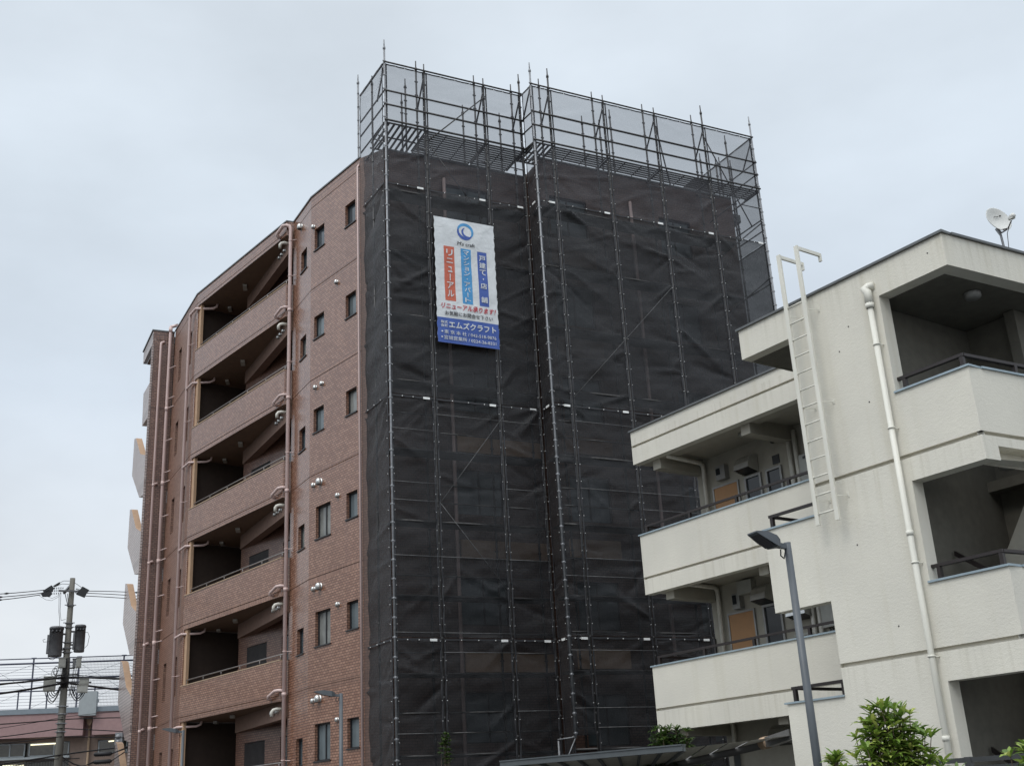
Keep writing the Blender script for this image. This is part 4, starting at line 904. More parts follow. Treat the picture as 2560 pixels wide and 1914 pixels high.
for z in (7.25, 4.45, 1.65):
    d = None if z < 2 else one('door', 'door', lambda b: b.box(FI, 8.35, 9.07, z + 0.02, z + 1.92, -0.03, 0.002), white)
    if d: one('door_frame', 'alu', lambda b: [b.box(FI, *a, -0.045, 0.001) for a in ((8.31, 8.35, z, z + 1.96), (9.07, 9.11, z, z + 1.96), (8.35, 9.07, z + 1.92, z + 1.96))], d)
    if d: one('door_handle', 'alu', lambda b: b.box(FI, 8.42, 8.47, z + 0.9, z + 1.1, -0.08, -0.031), d)
    rhood(7.9, z + 2.17)
    one('wall_pipe', 'pvc', lambda b: (b.tube([FI.p(9.27, z, -0.09), FI.p(9.27, z + 2.45, -0.09), FI.p(9.25, z + 2.52, -0.13), FI.p(9.2, z + 2.54, -0.25), FI.p(9.1, z + 2.55, -1.3)], 0.05, 10)), white)
    for s in (6.72, 6.55): one('wall_pipe', 'pvc', lambda b: b.tube([FI.p(s, z, -0.09), FI.p(s, z + 2.55, -0.09)], 0.05, 10), white)
    one('water_heater', 'boxgrey', lambda b: (b.box(FI, 6.05, 6.42, z + 1.25, z + 1.95, -0.2, 0.0),), white)
    one('vent_slot', 'black', lambda b: b.box(FI, 6.12, 6.3, z + 1.85, z + 1.9, -0.215, -0.198), white)
    one('heater_pipes', 'galv', lambda b: [b.tube([FI.p(6.12 + .07 * i, z + 1.25, -.1), FI.p(6.12 + .07 * i, z + 0.3, -.1)], 0.016, 6) for i in range(4)], white)
    one('gas_meter', 'boxgrey', lambda b: b.box(FI, 5.5, 5.8, z + 0.9, z + 1.3, -0.2, 0), white)
    one('smoke_detector', 'black', lambda b: b.lathe(FI.p(7.2, z + 2.6 - .08, -.003), [(.06, 0), (.06, .04), (.002, .05)], 10, FI.n * -1), white)
pane_win(7.64, 8.13, 8.15, 9.2); pane_win(7.05, 7.5, 8.15, 9.2)
one('vent_grille', 'black', lambda b: b.box(FI, 7.09, 7.28, 9.26, 9.45, -0.02, 0.001), white)
mb_ = one('meter_box', 'alu', lambda b: b.box(FI, 8.58, 8.86, 9.3, 9.62, -0.14, 0.001), white)
one('meter_window', 'darkglass', lambda b: b.box(FI, 8.72, 8.84, 9.42, 9.56, -0.15, -0.138), mb_)
pane_win(7.55, 8.08, 5.0, 6.42)
one('junction_box', 'boxgrey', lambda b: b.box(FI, 8.2, 8.62, 6.72, 7.0, -0.16, 0.001), white)
mb_ = one('meter_box', 'alu', lambda b: b.box(FI, 8.6, 8.82, 6.45, 6.78, -0.14, 0.001), white)
one('meter_window', 'darkglass', lambda b: b.box(FI, 8.69, 8.8, 6.55, 6.74, -0.15, -0.138), mb_)
one('wall_panel', 'slat', lambda b: b.box(FI.sub(9.56, 0), 0.0, 0.05, 5.5, 5.95, -0.05, 0.35), white)
rhood(6.95, 6.15, 0.5)
one('corridor_lamp', 'boxgrey', lambda b: b.lathe(FQ.p(7.4, 9.9, 0.8), [(0.09, 0), (0.09, -0.05), (0.002, -0.07)], 10), white)
one('louvre', 'boxgrey', lambda b: [b.box(FI, 6.7, 7.15, 5.35 + .07 * i, 5.39 + .07 * i, -.24, -.2) for i in range(5)], white)
# white downpipe and roof ladder
def wp(b):
    b.tube([FW.p(1.375, 0, -0.09), FW.p(1.375, 9.8, -0.09)], 0.045, 12)
    b.tube([FW.p(1.375, 9.78, -0.09), FW.p(1.375, 9.98, -0.09), FW.p(1.43, 10.05, -0.08), FW.p(1.38, 10.09, -0.04), FW.p(1.32, 10.09, 0.01)], 0.066, 12)
    ring(b, FW.p(1.375, 9.75, -0.09), 0.056, 0.04)
    for z in (6.15, 3.3): ring(b, FW.p(1.375, z, -0.09), 0.045, 0.035)
wpo = one('downpipe', 'whitemetal', wp, white)
for z in (9.1, 7.75, 5.72, 4.4, 2.9):
    one('pipe_bracket', 'whitemetal', lambda b: (ring(b, FW.p(1.375, z, -0.09), 0.047, 0.012), b.tube([FW.p(1.375, z, -0.09), FW.p(1.33, z - 0.01, -0.05), FW.p(1.31, z - 0.01, 0.0)], 0.01, 6)), wpo)
lad = one('roof_ladder', 'whitemetal', lambda b: None if [
    (b.bar(FW.p(s, 6.59, -0.24), FW.p(s, 11.26, -0.24), 0.035, 0.075, FW.d), b.bar(FW.p(s, 11.23, -0.22), FW.p(s, 11.23, 0.36), 0.035, 0.06), b.bar(FW.p(s, 11.25, 0.34), FW.p(s, 11.11, 0.34), 0.035, 0.05, FW.d)) for s in (2.495, 2.885)] else None, white)
for k in range(13): one('rung', 'whitemetal', lambda b: b.tube([FW.p(2.495, 6.76 + 0.292 * k, -0.24), FW.p(2.885, 6.76 + 0.292 * k, -0.24)], 0.014, 8), lad)
for z in (10.1, 8.5, 6.97):
    for s in (2.47, 2.84): one('ladder_bracket', 'whitemetal', lambda b: (b.bar(FW.p(s, z, -0.22), FW.p(s - 0.05, z + 0.02, -0.003), 0.01, 0.02), b.box(FW, s - 0.07, s - 0.04, z - 0.02, z + 0.06, -0.008, 0.003)), lad)

for s_, z_ in ((1.9, 9.62), (2.15, 9.28), (1.75, 8.3), (0.28, 10.2), (2.4, 6.2), (1.9, 4.9)):
    one('tie_hole', 'slat', lambda b: b.lathe(FW.p(s_, z_, -0.001), [(.014, 0), (.012, .003), (.002, .003)], 8, FW.n * -1), white)
# satellite dish on the white roof
DP = Vector((0.4312, 0.902, 0)) * 18.6
dish = root('satellite_dish', (DP.x, DP.y, 10.35), 'round white satellite dish on a thin mast above the white roof edge', 'satellite dish')
one('mast', 'galv', lambda b: b.tube([DP + Vector((0, 0, 10.3)), DP + Vector((-0.02, 0, 10.95)), DP + Vector((-0.06, 0.03, 11.08))], 0.02, 8), dish)
dc = DP + Vector((-0.04, 0, 11.2)); da = Vector((0.316, -0.92, 0.21)).normalized()
dsh = one('reflector', 'dishwhite', lambda b: b.lathe(dc, [(0.002, 0.0), (0.08, 0.006), (0.16, 0.028), (0.225, 0.058), (0.235, 0.06), (0.225, 0.045), (0.15, 0.01), (0.06, -0.03), (0.002, -0.035)], 24, da), dish)
du = da.cross(Vector((0, 0, 1))).normalized(); dv = du.cross(da)
one('maker_mark', 'slat', lambda b: (b.bar(dc + dv * .1 - du * .1 + da * .035, dc + dv * .1 - du * .07 + da * .028, .028, .003, dv), b.bar(dc + dv * .085 - du * .05 + da * .024, dc + dv * .075 + du * .04 + da * .024, .012, .003, dv)), dsh)
fe = dc + da * 0.27 - dv * 0.16
one('feed_arm', 'slat', lambda b: (b.tube([dc - dv * 0.2 + da * 0.03, dc - dv * .27 + da * 0.15, fe - dv * .05], 0.011, 6), b.tube([dc - dv * 0.1 - da * .03, dc - dv * .24 - da * 0.0, dc - dv * .27 + da * 0.12], 0.012, 6), b.tube([fe - dv * .04, dc - dv * .33 + da * .1, DP + Vector((0.05, 0, 10.6)), DP + Vector((0.04, 0, 10.3))], 0.006, 5)), dish)
one('feed_horn', 'dishwhite', lambda b: (b.lathe(fe + da * 0.04, [(0.002, 0.05), (0.04, 0.045), (0.042, -0.03), (0.025, -0.035), (0.022, -0.075), (0.002, -0.08)], 12, da), b.box(Fr((fe.x + da.x * .04, fe.y + da.y * .04), 60), -0.035, 0.035, fe.z - 0.03, fe.z + 0.035, -0.03, 0.03)), dish)

# ================================================================== street lamps
def street_lamp(x, y, top, yaw, label, hl=0.42, cable=True, tilt=0.0):
    g = 1.1 if y < 22 else max(0, 1.1 * (30 - y) / 8)
    r = root('street_lamp', (x, y, g), label, 'street lamp', 'slim grey street lamps')
    one('pole', 'lamppole', lambda b: b.tube([(x, y, g), (x, y, top)], [0.05, 0.04], 12), r)
    d = Vector((math.sin(yaw), math.cos(yaw), 0)); s = Vector((d.y, -d.x, 0)); o = Vector((x, y, top))
    one('arm', 'lamppole', lambda b: b.bar(o + d * 0.02 + Vector((0, 0, -0.045)), o + d * 0.16 + Vector((0, 0, -0.035)), 0.05, 0.055), r)
    def head(b):
        P = []
        for l, w, zt, zb in ((0.13, 0.055, 0.02, -0.06), (0.2, 0.10, 0.05 + tilt * .1, -0.065), (0.16 + hl * .55, 0.105, 0.075 + tilt * .5, -0.02 + tilt * .5), (0.16 + hl, 0.085, 0.06 + tilt, 0.045 + tilt)):
            P.append([o + d * l + s * w + Vector((0, 0, zt)), o + d * l - s * w + Vector((0, 0, zt)), o + d * l - s * w + Vector((0, 0, zb)), o + d * l + s * w + Vector((0, 0, zb))])
        for a, c in zip(P, P[1:]):
            for k in range(4): q = (k + 1) % 4; b.quad(a[k], a[q], c[q], c[k])
        b.quad(*P[0]); b.quad(*reversed(P[-1]))
    h = one('lamp_head', 'lamppole', head, r)
    one('lens', 'lamplens', lambda b: b.quad(o + d * .24 + s * .09 + Vector((0, 0, -.06)), o + d * .24 - s * .09 + Vector((0, 0, -.06)), o + d * (.13 + hl) - s * .08 + Vector((0, 0, .03 + tilt * .9)), o + d * (.13 + hl) + s * .08 + Vector((0, 0, .03 + tilt * .9))), h)
    one('bolt', 'galv', lambda b: b.lathe(o + d * 0.15 - s * 0.028 + Vector((0, 0, -0.03)), [(.014, 0), (.012, .012), (.002, .013)], 8, s * -1), h)
    if cable: one('cable_loop', 'cable', lambda b: b.tube([o + d * .1 + Vector((0, 0, -.08)), o + d * .11 + Vector((0, 0, -.15)), o + d * .07 + Vector((0, 0, -.18)), o + d * .04 + Vector((0, 0, -.1))], 0.008, 6), r)
    return r
street_lamp(2.94, 12.66, 5.31, R_(-116), 'tallest looking grey street lamp standing in front of the white building', 0.30, True, .035)
street_lamp(-4.13, 26.0, 5.30, R_(-100), 'grey street lamp in front of the brick wall with small square windows')
street_lamp(-9.85, 33.85, 5.32, R_(-100), 'small grey street lamp in front of the lowest brick balcony opening')

# ================================================================== utility pole
PX, PY = -16.5, 41.87
FU = Fr((PX, PY), 68.5)
pole = root('utility_pole', (PX, PY, 0), 'tapered concrete utility pole carrying two grey transformers and cable boxes', 'utility pole')
one('shaft', 'concrete', lambda b: b.tube([FU.p(0, 0), FU.p(0, 11.53)], [0.175, 0.092], 16), pole)
for z in (10.53, 9.89, 9.74, 9.2, 9.0, 8.85, 7.95, 7.75, 6.98, 6.72, 6.4, 6.12):
    one('pole_band', 'galv' if z < 7 else 'transf', lambda b: (b.lathe(FU.p(0, z), [(0.12 + .014 * (10 - z) / 2, -.02), (0.135 + .014 * (10 - z) / 2, -.02), (0.135 + .014 * (10 - z) / 2, .02), (0.12, .02)], 14), b.box(FU, -0.2, 0.19, z - 0.015, z + 0.015, -0.14, -0.12)), pole)
one('crossarm', 'transf', lambda b: (b.bar(FU.p(-0.26, 10.95, -0.15), FU.p(-0.04, 11.3, 0.1), 0.07, 0.08), b.bar(FU.p(-0.45, 11.03, -0.2), FU.p(0.4, 11.03, -0.1), 0.06, 0.06), b.tube([FU.p(-0.22, 10.95, -.1), FU.p(-0.09, 10.5, -.1)], .015, 6), b.tube([FU.p(-0.14, 10.95, -.1), FU.p(-0.07, 10.5, -.1)], .012, 6)), pole)
for (x0, z0), (x1, z1) in (((-0.62, 11.13), (-0.27, 11.15)), ((-0.68, 11.03), (-0.33, 11.06)), ((-0.70, 10.93), (-0.33, 10.96)), ((0.14, 11.13), (0.3, 11.08)), ((0.12, 11.0), (0.25, 10.98))):
    one('insulator', 'vinyl', lambda b: [b.lathe(FU.p(x0, z0, -.12).lerp(FU.p(x1, z1, -.12), q), [(.012, -.02), (.038, -.015), (.03, .015), (.012, .02)], 8, FU.p(x1, z1) - FU.p(x0, z0)) for q in (.1, .3, .5, .7, .9)], pole)
def cover(pts): return one('insulator_cover', 'cable', lambda b: b.prism(FU, pts, -0.25, -0.08), pole)
cover([(-0.97, 11.02), (-0.70, 11.22), (-0.60, 11.12), (-0.68, 10.97), (-0.9, 10.96)])
cover([(-1.04, 10.93), (-0.76, 11.05), (-0.66, 10.92), (-0.72, 10.83), (-0.97, 10.82)])
cover([(-0.64, 11.2), (-0.44, 11.34), (-0.41, 11.3), (-0.55, 11.2)])
cover([(0.16, 10.92), (0.36, 11.19), (0.60, 11.06), (0.52, 10.95), (0.46, 10.80)])
def jump(pts, r=0.009): return one('jumper_cable', 'cable', lambda b: b.tube([FU.p(*p) for p in pts], r, 6), pole)
jump([(-0.46, 11.32, -.1), (-0.3, 11.41, -.1), (-0.1, 11.42, -.05)]); jump([(-0.6, 11.18, -.1), (-0.35, 11.3, -.1), (-0.1, 11.3, -.05)]); jump([(0.05, 11.36, -.1), (0.2, 11.27, -.1), (0.36, 11.15, -.12)])
jump([(-0.42, 10.95, -.1), (-0.38, 10.3, -.1), (-0.33, 10.0, -.1), (-0.32, 9.75, -.1), (-0.27, 9.7, -.1)]); jump([(-0.36, 10.95, -.1), (-0.34, 10.3, -.1), (-0.28, 9.98, -.1), (-0.13, 10.02, -.1)])
jump([(-1.1, 10.87, -.1), (-0.85, 10.72, -.1), (-0.65, 10.69, -.1), (-0.4, 10.85, -.1)], .006); jump([(-0.9, 10.87, -.1), (-0.65, 10.77, -.1), (-0.4, 10.9, -.1)], .006)
def transformer(s, z0, z1, r, n):
    c = FU.p(s, z0, n)
    o = one('transformer', 'transf', lambda b: (b.lathe(c, [(0.002, 0), (r * .95, 0), (r, .03), (r, z1 - z0 - .1), (r * 1.06, z1 - z0 - .1), (r * 1.06, z1 - z0 - .03), (r * .9, z1 - z0), (0.002, z1 - z0 + .02)], 20),
                                                b.box(FU, s - r * 1.25, s - r * .9, z0 + .1, z1 - .3, n - .12, n + .1), b.bar(FU.p(s, z1 - .25, n), FU.p(0, z1 - .25, 0), .06, .06), b.bar(FU.p(s, z0 + .25, n), FU.p(0, z0 + .25, 0), .06, .06)), pole)
    for q in (-.5, 0.05, .55): one('bushing', 'cable', lambda b: b.lathe(FU.p(s + q * r, z1 - .17, n - r * .95), [(.045, 0), (.05, .05), (.03, .1), (.002, .11)], 8, (FU.n * -1 + Vector((0, 0, -.6)))), o)
transformer(-0.40, 8.70, 9.75, 0.235, -0.12); transformer(0.40, 8.88, 9.85, 0.185, 0.1)
jump([(-0.5, 9.55, -.4), (-0.52, 9.3, -.42), (-0.65, 9.18, -.42), (-0.8, 9.17, -.4), (-0.83, 9.25, -.38), (-0.75, 9.28, -.36)]); jump([(0.5, 9.55, -.1), (0.66, 9.55, -.12), (0.72, 9.4, -.12), (0.68, 9.1, -.12), (0.5, 8.9, -.12), (0.2, 8.95, -.12)])
jump([(-0.62, 8.68, -.2), (-0.55, 8.6, -.2), (-0.45, 8.58, -.2), (-0.3, 8.68, -.2), (-0.22, 8.82, -.2), (-0.05, 8.9, -.15)], .012)
def pbox(s0, s1, z0, z1, n=-0.2, m='boxlight'):
    one('cable_box', m, lambda b: (b.box(FU, s0, s1, z0, z1, n - .12, n + .1), b.box(FU, s0 - .012, s1 + .012, z1, z1 + .02, n - .14, n + .12), b.box(FU, s0 + .03, s1 - .03, z0 + .03, z1 - .03, n - .128, n - .121)), pole)
pbox(-0.25, -0.01, 8.29, 8.61); pbox(0.34, 0.51, 8.29, 8.62); pbox(0.22, 0.33, 8.3, 8.6, -.1, 'transf'); pbox(-0.69, -0.28, 7.48, 7.97, -.25); pbox(0.43, 0.79, 7.42, 7.66, -.25, 'boxgrey'); pbox(0.49, 0.81, 7.7, 7.88, -.2)
one('crossarm', 'transf', lambda b: (b.bar(FU.p(-0.7, 7.83, 0), FU.p(0.9, 7.8, 0), .07, .05), b.bar(FU.p(-0.3, 8.05, 0), FU.p(0.45, 8.08, 0), .05, .05), b.bar(FU.p(.3, 8.3, -.1), FU.p(0, 8.3, 0), .05, .05)), pole)
for a, c, dp in ((-0.62, -0.1, .42), (-0.55, -0.12, .36), (-0.5, -0.14, .22), (-0.42, -0.13, .17), (-0.34, -0.15, .1), (0.14, 0.72, .36), (0.22, 0.66, .27), (0.27, 0.62, .3), (0.33, 0.57, .2)):
    one('cable_loop', 'cable', lambda b: b.tube([FU.p(a + (c - a) * q / 10, 7.5 - dp * math.sin(math.pi * q / 10) ** .8 + (0.15 if (a < 0) == (q > 5) else -.03) * abs(q - 5) / 5, -.25) for q in range(11)], 0.016, 6), pole)
for a, z, r in ((-0.36, 8.12, .13), (-0.32, 8.16, .10), (-0.3, 8.2, .12)):
    one('cable_loop', 'cable', lambda b: b.tube([FU.p(a + r * .6 * math.cos(q * .63) - .02 * q / 10, z + r * 1.3 * math.sin(q * .63), -.2) for q in range(11)], 0.011, 6), pole)
for s in (.3, .36, .42, .27): jump([(s, 8.3, -.15), (s - .02, 8.0, -.15), (s - .04, 7.7, -.18), (s - .1, 7.3, -.2)], .009)
rp = random.Random(3)
for q in range(9): jump([(-.12 + .03 * q, 8.65, -.16), (-.14 + .035 * q + rp.uniform(-.03, .03), 8.3, -.18), (-.13 + .033 * q, 8.0, -.17), (-.12 + .03 * q, 7.6, -.17)], .012)
# overhead cables run along the lane behind the brick building and off past the viewer's left
LANE = Vector((0.292, 0.956, 0))
def cab(s, z, n, zl, zr, r, label, left=True, right=True, lash=False):
    o = FU.p(s, z, n); L = 28.0; pts = []
    def side(sg, zt, k0, ratio):
        z1 = 2.7 + (zt - 2.7) * ratio; a = (z1 - z) / (k0 * (k0 - L))
        return [o + LANE * (sg * k) + Vector((0, 0, a * k * (k - L))) for k in (0.7, 1.5, 2.5, 3.6, 5, 7, 10, 14, 19, 24, 28)]
    if left: pts += side(-1, zl, 2.9, 0.935)[::-1]
    pts.append(o)
    if right: pts += side(1, zr, 3.7, 1.07)
    o_ = one('overhead_cable', 'cable', lambda b: b.tube(pts, r, 6), None, label=label, cat='overhead cable', group='cables strung from the utility pole')
    WL[o_.name] = Vector(o_.location)
    if lash: one('cable_sleeve', 'cable', lambda b: [b.tube([pts[i].lerp(pts[i + 1], f - .15), pts[i].lerp(pts[i + 1], f), pts[i].lerp(pts[i + 1], f + .15)], [.012, .04, .012], 6) for i, f in lash], o_)
    return o_
cab(-0.92, 11.06, -.15, 10.99, 0, .016, 'highest black power line running left from the insulators at the pole top', True, False, [(7, .4), (8, .6)])
cab(-0.98, 10.96, -.12, 10.87, 0, .016, 'middle black power line running left from the insulators at the pole top', True, False, [(7, .3), (8, .4)])
cab(-1.05, 10.88, -.18, 10.73, 0, .016, 'lowest black power line running left from the insulators at the pole top', True, False, [(7, .2), (8, .5)])
cab(0.55, 11.05, -.1, 0, 10.95, .014, 'highest power line running from the pole top behind the brick building', False, True, [(3, .4)])
cab(0.50, 10.97, -.1, 0, 10.82, .014, 'middle power line running from the pole top behind the brick building', False, True)
cab(0.45, 10.87, -.1, 0, 10.70, .014, 'lowest power line running from the pole top behind the brick building', False, True, [(3, .5)])
cab(0, 8.07, -.1, 7.84, 7.87, .013, 'thin service cable tied above the two lower cable boxes of the pole')
cab(0, 7.98, -.15, 7.86, 7.84, .035, 'thick lashed telephone cable passing the pole beside the cable boxes', True, True, [(6, .5), (8, .4)])
cab(0, 7.78, -.15, 7.54, 7.44, .040, 'thickest black cable bundle passing the pole under the crossarm', True, True, [(3 + 9, .4)])
cab(0, 6.53, -.16, 6.48, 6.52, .020, 'black cable crossing the pink wall near its top edge', True, True)
cab(0, 6.60, -.16, 6.35, 6.75, .010, 'thin wire slanting across the pink wall top and the grey roof edge', True, True)
cab(0, 6.23, -.17, 6.05, 6.04, .018, 'black cable crossing the middle of the pink wall', True, True)
cab(0, 5.95, -.17, 5.82, 5.83, .018, 'black cable crossing the bottom edge of the pink wall', True, True)
cab(0, 5.33, -.18, 5.14, 5.52, .028, 'low thick cable running past the lit window under the pink wall', True, True)
cab(0, 5.22, -.18, 5.02, 5.3, .014, 'low thin cable just under the thick one at the lit window', True, False)
# black splice closures hanging on the lower cables
CLO = FU.p(1.47, 5.0, 0.3)
clo = root('cable_closure', tuple(CLO), 'pair of black ribbed cable closures hanging on cables before the pink building', 'cable closure')
for z in (5.34, 5.08):
    one('closure_body', 'cable', lambda b: (b.tube([FU.p(1.16, z - .02, .3), FU.p(1.2, z, .3), FU.p(1.72, z + .02, .3), FU.p(1.78, z + .02, .3)], [.03, .075, .075, .03], 10), [b.lathe(FU.p(1.22 + .06 * i, z, .3), [(.075, -.01), (.088, 0), (.075, .01)], 10, FU.d) for i in range(9)]), clo)
one('closure_cable', 'cable', lambda b: (b.tube([FU.p(0.1, 5.3, .1), FU.p(.5, 5.05, .2), FU.p(.8, 4.95, .25), FU.p(1.2, 5.08, .3)], .022, 6), b.tube([FU.p(0.1, 5.2, .1), FU.p(.45, 4.95, .2), FU.p(.9, 4.98, .25), FU.p(1.2, 5.12, .3)], .015, 6), b.tube([FU.p(1.75, 5.36, .3), FU.p(2.3, 5.55, .4)], .03, 6), b.tube([FU.p(1.75, 5.1, .3), FU.p(2.2, 5.4, .4)], .02, 6)), clo)

# ================================================================== pink building behind the lane
SO = Fr((-26.5, 59.35), 80)
school = root('pink_building', (-24, 62, 0), 'low dusty pink building with strip windows behind the utility pole', 'building')
one('wall', 'tanwall', lambda b: (b.wall(SO, -14, 16, 0, 7.36, [(-8, 3.45, 6.44, 7.14, 'open', .25), (4.78, 12, 6.44, 7.12, 'open', .25), (-8, 3.45, 3.3, 6.25, 'open', .25)]), b.quad(SO.p(-14, 0, .0), SO.p(-14, 0, 9), SO.p(-14, 8.4, 9), SO.p(-14, 8.4, 0))), school)
one('room', 'roomglass', lambda b: b.box(SO, -14, 16, 2, 7.3, .26, 3.5), school)
def band(b):
    for a, c in ((-14, 4.15), (4.6, 16)):
        b.prism(SO, [(a, 7.33), (c, 7.33), (c, 8.44), (a, 8.44)], -0.75, 0.0)
    b.prism(SO, [(4.15, 8.2), (4.6, 8.2), (4.6, 8.44), (4.15, 8.44)], -0.75, 0.0)
    b.box(SO, 4.0, 4.75, 7.3, 8.3, -0.04, 0.2)
one('pink_band', 'pinkwall', band, school)
one('roof_edge', 'roofgrey', lambda b: (b.box(SO, -14, 16, 8.44, 8.69, -.8, .4), b.box(SO, -14, 16, 8.3, 8.6, .4, 9)), school)
for a, c, z0, z1 in ((-2.5, 1.33, 6.46, 7.12), (1.5, 3.42, 6.46, 7.12), (4.8, 6.9, 6.46, 7.1)):
    def wf(b):
        for q in ((a, c, z0, z0 + .06), (a, c, z1 - .05, z1), (a, a + .06, z0, z1), (c - .06, c, z0, z1), (c - .75, c - .69, z0, z1)): b.box(SO, *q, .02, .1)
    w = one('window', 'boxroof', wf, school)
    one('pane', 'roomglass', lambda b: b.quad(SO.p(a, z0, .06), SO.p(c, z0, .06), SO.p(c, z1, .06), SO.p(a, z1, .06)), w)
for a, c in ((1.58, 2.78), (5.3, 5.55)): one('ceiling_tube', 'lamp_on', lambda b: b.bar(SO.p(a, 7.03, .0), SO.p(c, 7.05, .0), .06, .05), school)
one('window_ledge', 'boxroof', lambda b: b.box(SO, -8, 3.5, 6.34, 6.44, -.25, .05), school)
one('lower_window', 'lamp_on', lambda b: b.bar(SO.p(.3, 6.1, .15), SO.p(1.3, 6.1, .15), .04, .05), school)
one('ledge_rail', 'slat', lambda b: (b.tube([SO.p(-8, 6.28, -.2), SO.p(4, 6.28, -.2)], .025, 6), [b.tube([SO.p(-3 + .13 * i, 5.2, -.2), SO.p(-3 + .13 * i, 6.28, -.2)], .012, 5) for i in range(50)]), school)
one('downpipe', 'capbeige', lambda b: (b.prism(SO, [(4.2, 8.12), (4.5, 8.12), (4.46, 7.95), (4.41, 7.82), (4.31, 7.82), (4.24, 7.95)], -.3, -.05), b.tube([SO.p(4.36, 7.84, -.15), SO.p(4.36, 3, -.15)], .06, 8)), school)
one('roof_cabinet', 'boxroof', lambda b: (b.box(SO, 3.93, 4.75, 8.25, 9.42, -1.0, -.55), b.box(SO, 4.75, 4.83, 8.9, 9.05, -.9, -.7)), school)
one('wall_machine', 'galv', lambda b: (b.box(SO, 5.8, 6.15, 6.75, 7.35, -1.3, -.9), b.lathe(SO.p(5.95, 7.15, -1.32), [(.12, 0), (.1, .03), (.002, .03)], 12, SO.n * -1), b.lathe(SO.p(5.95, 6.9, -1.32), [(.1, 0), (.08, .03), (.002, .03)], 12, SO.n * -1)), school)
rf = root('roof_fence', tuple(SO.p(0, 8.69, 0)), 'tall dark net fence of posts and rails along the pink building roof', 'fence')
for s in (-3.0, -0.83, 1.38, 3.6, 5.8, 8.0): one('fence_post', 'fencemetal', lambda b: (b.bar(SO.p(s, 8.6, 0), SO.p(s, 11.27, 0), .07, .07, SO.d), b.bar(SO.p(s - .12, 11.27, 0), SO.p(s + .12, 11.27, 0), .05, .05)), rf)
for s in (-1.3, .9, 2.27, 4.55, 6.7): one('fence_post', 'fencemetal', lambda b: b.bar(SO.p(s, 8.6, -.5), SO.p(s, 9.66, -.5), .06, .06, SO.d), rf)
for z, r in ((11.24, .03), (11.0, .05), (10.21, .05), (9.57, .035)): one('fence_rail', 'fencemetal', lambda b: b.tube([SO.p(-6, z, -.05 if z > 10 else -.5), SO.p(9, z, -.05 if z > 10 else -.5)], r, 6), rf)
def wires(b):
    for z in (10.85, 10.72, 10.58, 10.44, 10.3, 10.05, 9.9, 9.75, 9.4, 9.25, 9.1, 8.95, 8.8): b.tube([SO.p(-6, z, 0), SO.p(9, z, 0)], .009, 4)
    for a in (-3, -.83, 1.38, 3.6, 5.8): b.tube([SO.p(a, 10.2, 0), SO.p(a + 2.2, 10.95, 0)], .008, 4); b.tube([SO.p(a, 10.95, 0), SO.p(a + 2.2, 9.6, 0)], .008, 4); b.tube([SO.p(a, 8.8, 0), SO.p(a + 2.2, 9.8, 0)], .007, 4)
one('fence_wire', 'wire', wires, rf)
def mesh_(b):
    for i in range(64): b.tube([SO.p(2.6 + .07 * i, 8.7, .05), SO.p(2.6 + .07 * i, 11.2, .05)], .005, 3, False)
    for i in range(40): b.tube([SO.p(2.6, 8.75 + .062 * i, .05), SO.p(7.1, 8.75 + .062 * i, .05)], .004, 3, False)
one('fence_mesh', 'wire', mesh_, rf)

# ================================================================== cycle shed, fence, plants
shed = root('cycle_shed', (1.8, 21.5, 1.1), 'low shed with clouded roof panels and grey gutter beside the white building', 'shed')
a0, a1 = Vector((-0.55, 20.95, 3.45)), Vector((2.31, 18.56, 3.45))
a2, g1, g0 = Vector((4.15, 19.3, 3.58)), Vector((2.55, 23.86, 3.38)), Vector((0.2, 24.6, 3.25))
one('front_beam', 'shedgrey', lambda b: (b.bar(a0 + Vector((0, 0, -.0)), a1 + Vector((0, 0, -.0)), .1, .08), b.bar(a0 + Vector((0, 0, .052)), a1 + Vector((0, 0, .052)), .13, .02)), shed)
def panels(b):
    for i in range(9):
        p0, p1 = a0.lerp(a1, i / 9 + .004), a0.lerp(a1, (i + 1) / 9 - .004); q0, q1 = g0.lerp(g1, i / 9 + .004), g0.lerp(g1, (i + 1) / 9 - .004)
        b.quad(p0, p1, q1, q0)
    for i in range(5):
        p0, p1 = a1.lerp(a2, i / 5 + .01), a1.lerp(a2, (i + 1) / 5 - .01); b.quad(p0, p1, g1.lerp(a2, (i + 1) / 5 - .01), g1.lerp(a2, i / 5 + .01))
one('roof_panel', 'shedpanel', panels, shed)
one('rafter', 'shedgrey', lambda b: [b.bar(a0.lerp(a1, i / 9) + Vector((0, 0, -.02)), g0.lerp(g1, i / 9) + Vector((0, 0, -.02)), .04, .05) for i in range(10)], shed)
one('gutter', 'gutter', lambda b: (b.tube([g0 + Vector((0, 0, -.05)), g1 + Vector((0, 0, -.05)), g1.lerp(a2, .8) + Vector((0, 0, -.02))], .085, 12)), shed)
one('gutter_joint', 'capbeige', lambda b: b.tube([g1.lerp(a2, .8) + Vector((0, 0, -.02)), g1.lerp(a2, .84) + Vector((0, 0, -.02))], .1, 12), shed)
one('end_gutter', 'gutter', lambda b: b.bar(g1.lerp(a2, .84) + Vector((0, 0, -.02)), a2 + Vector((0, 0, .02)), .12, .16), shed)
for p in (g0, g0.lerp(g1, .5), g1, g1.lerp(a2, .62)): one('shed_post', 'shedgrey', lambda b: b.bar(Vector((p.x, p.y + .15, 1.0)), Vector((p.x, p.y + .15, p.z - .05)), .1, .1, (1, 0, 0)), shed)
one('back_panel', 'gutter', lambda b: b.quad(Vector((g0.x, g0.y + .3, 1.1)), Vector((g1.x, g1.y + .3, 1.1)), Vector((g1.x, g1.y + .3, 3.15)), Vector((g0.x, g0.y + .3, 3.05))), shed)

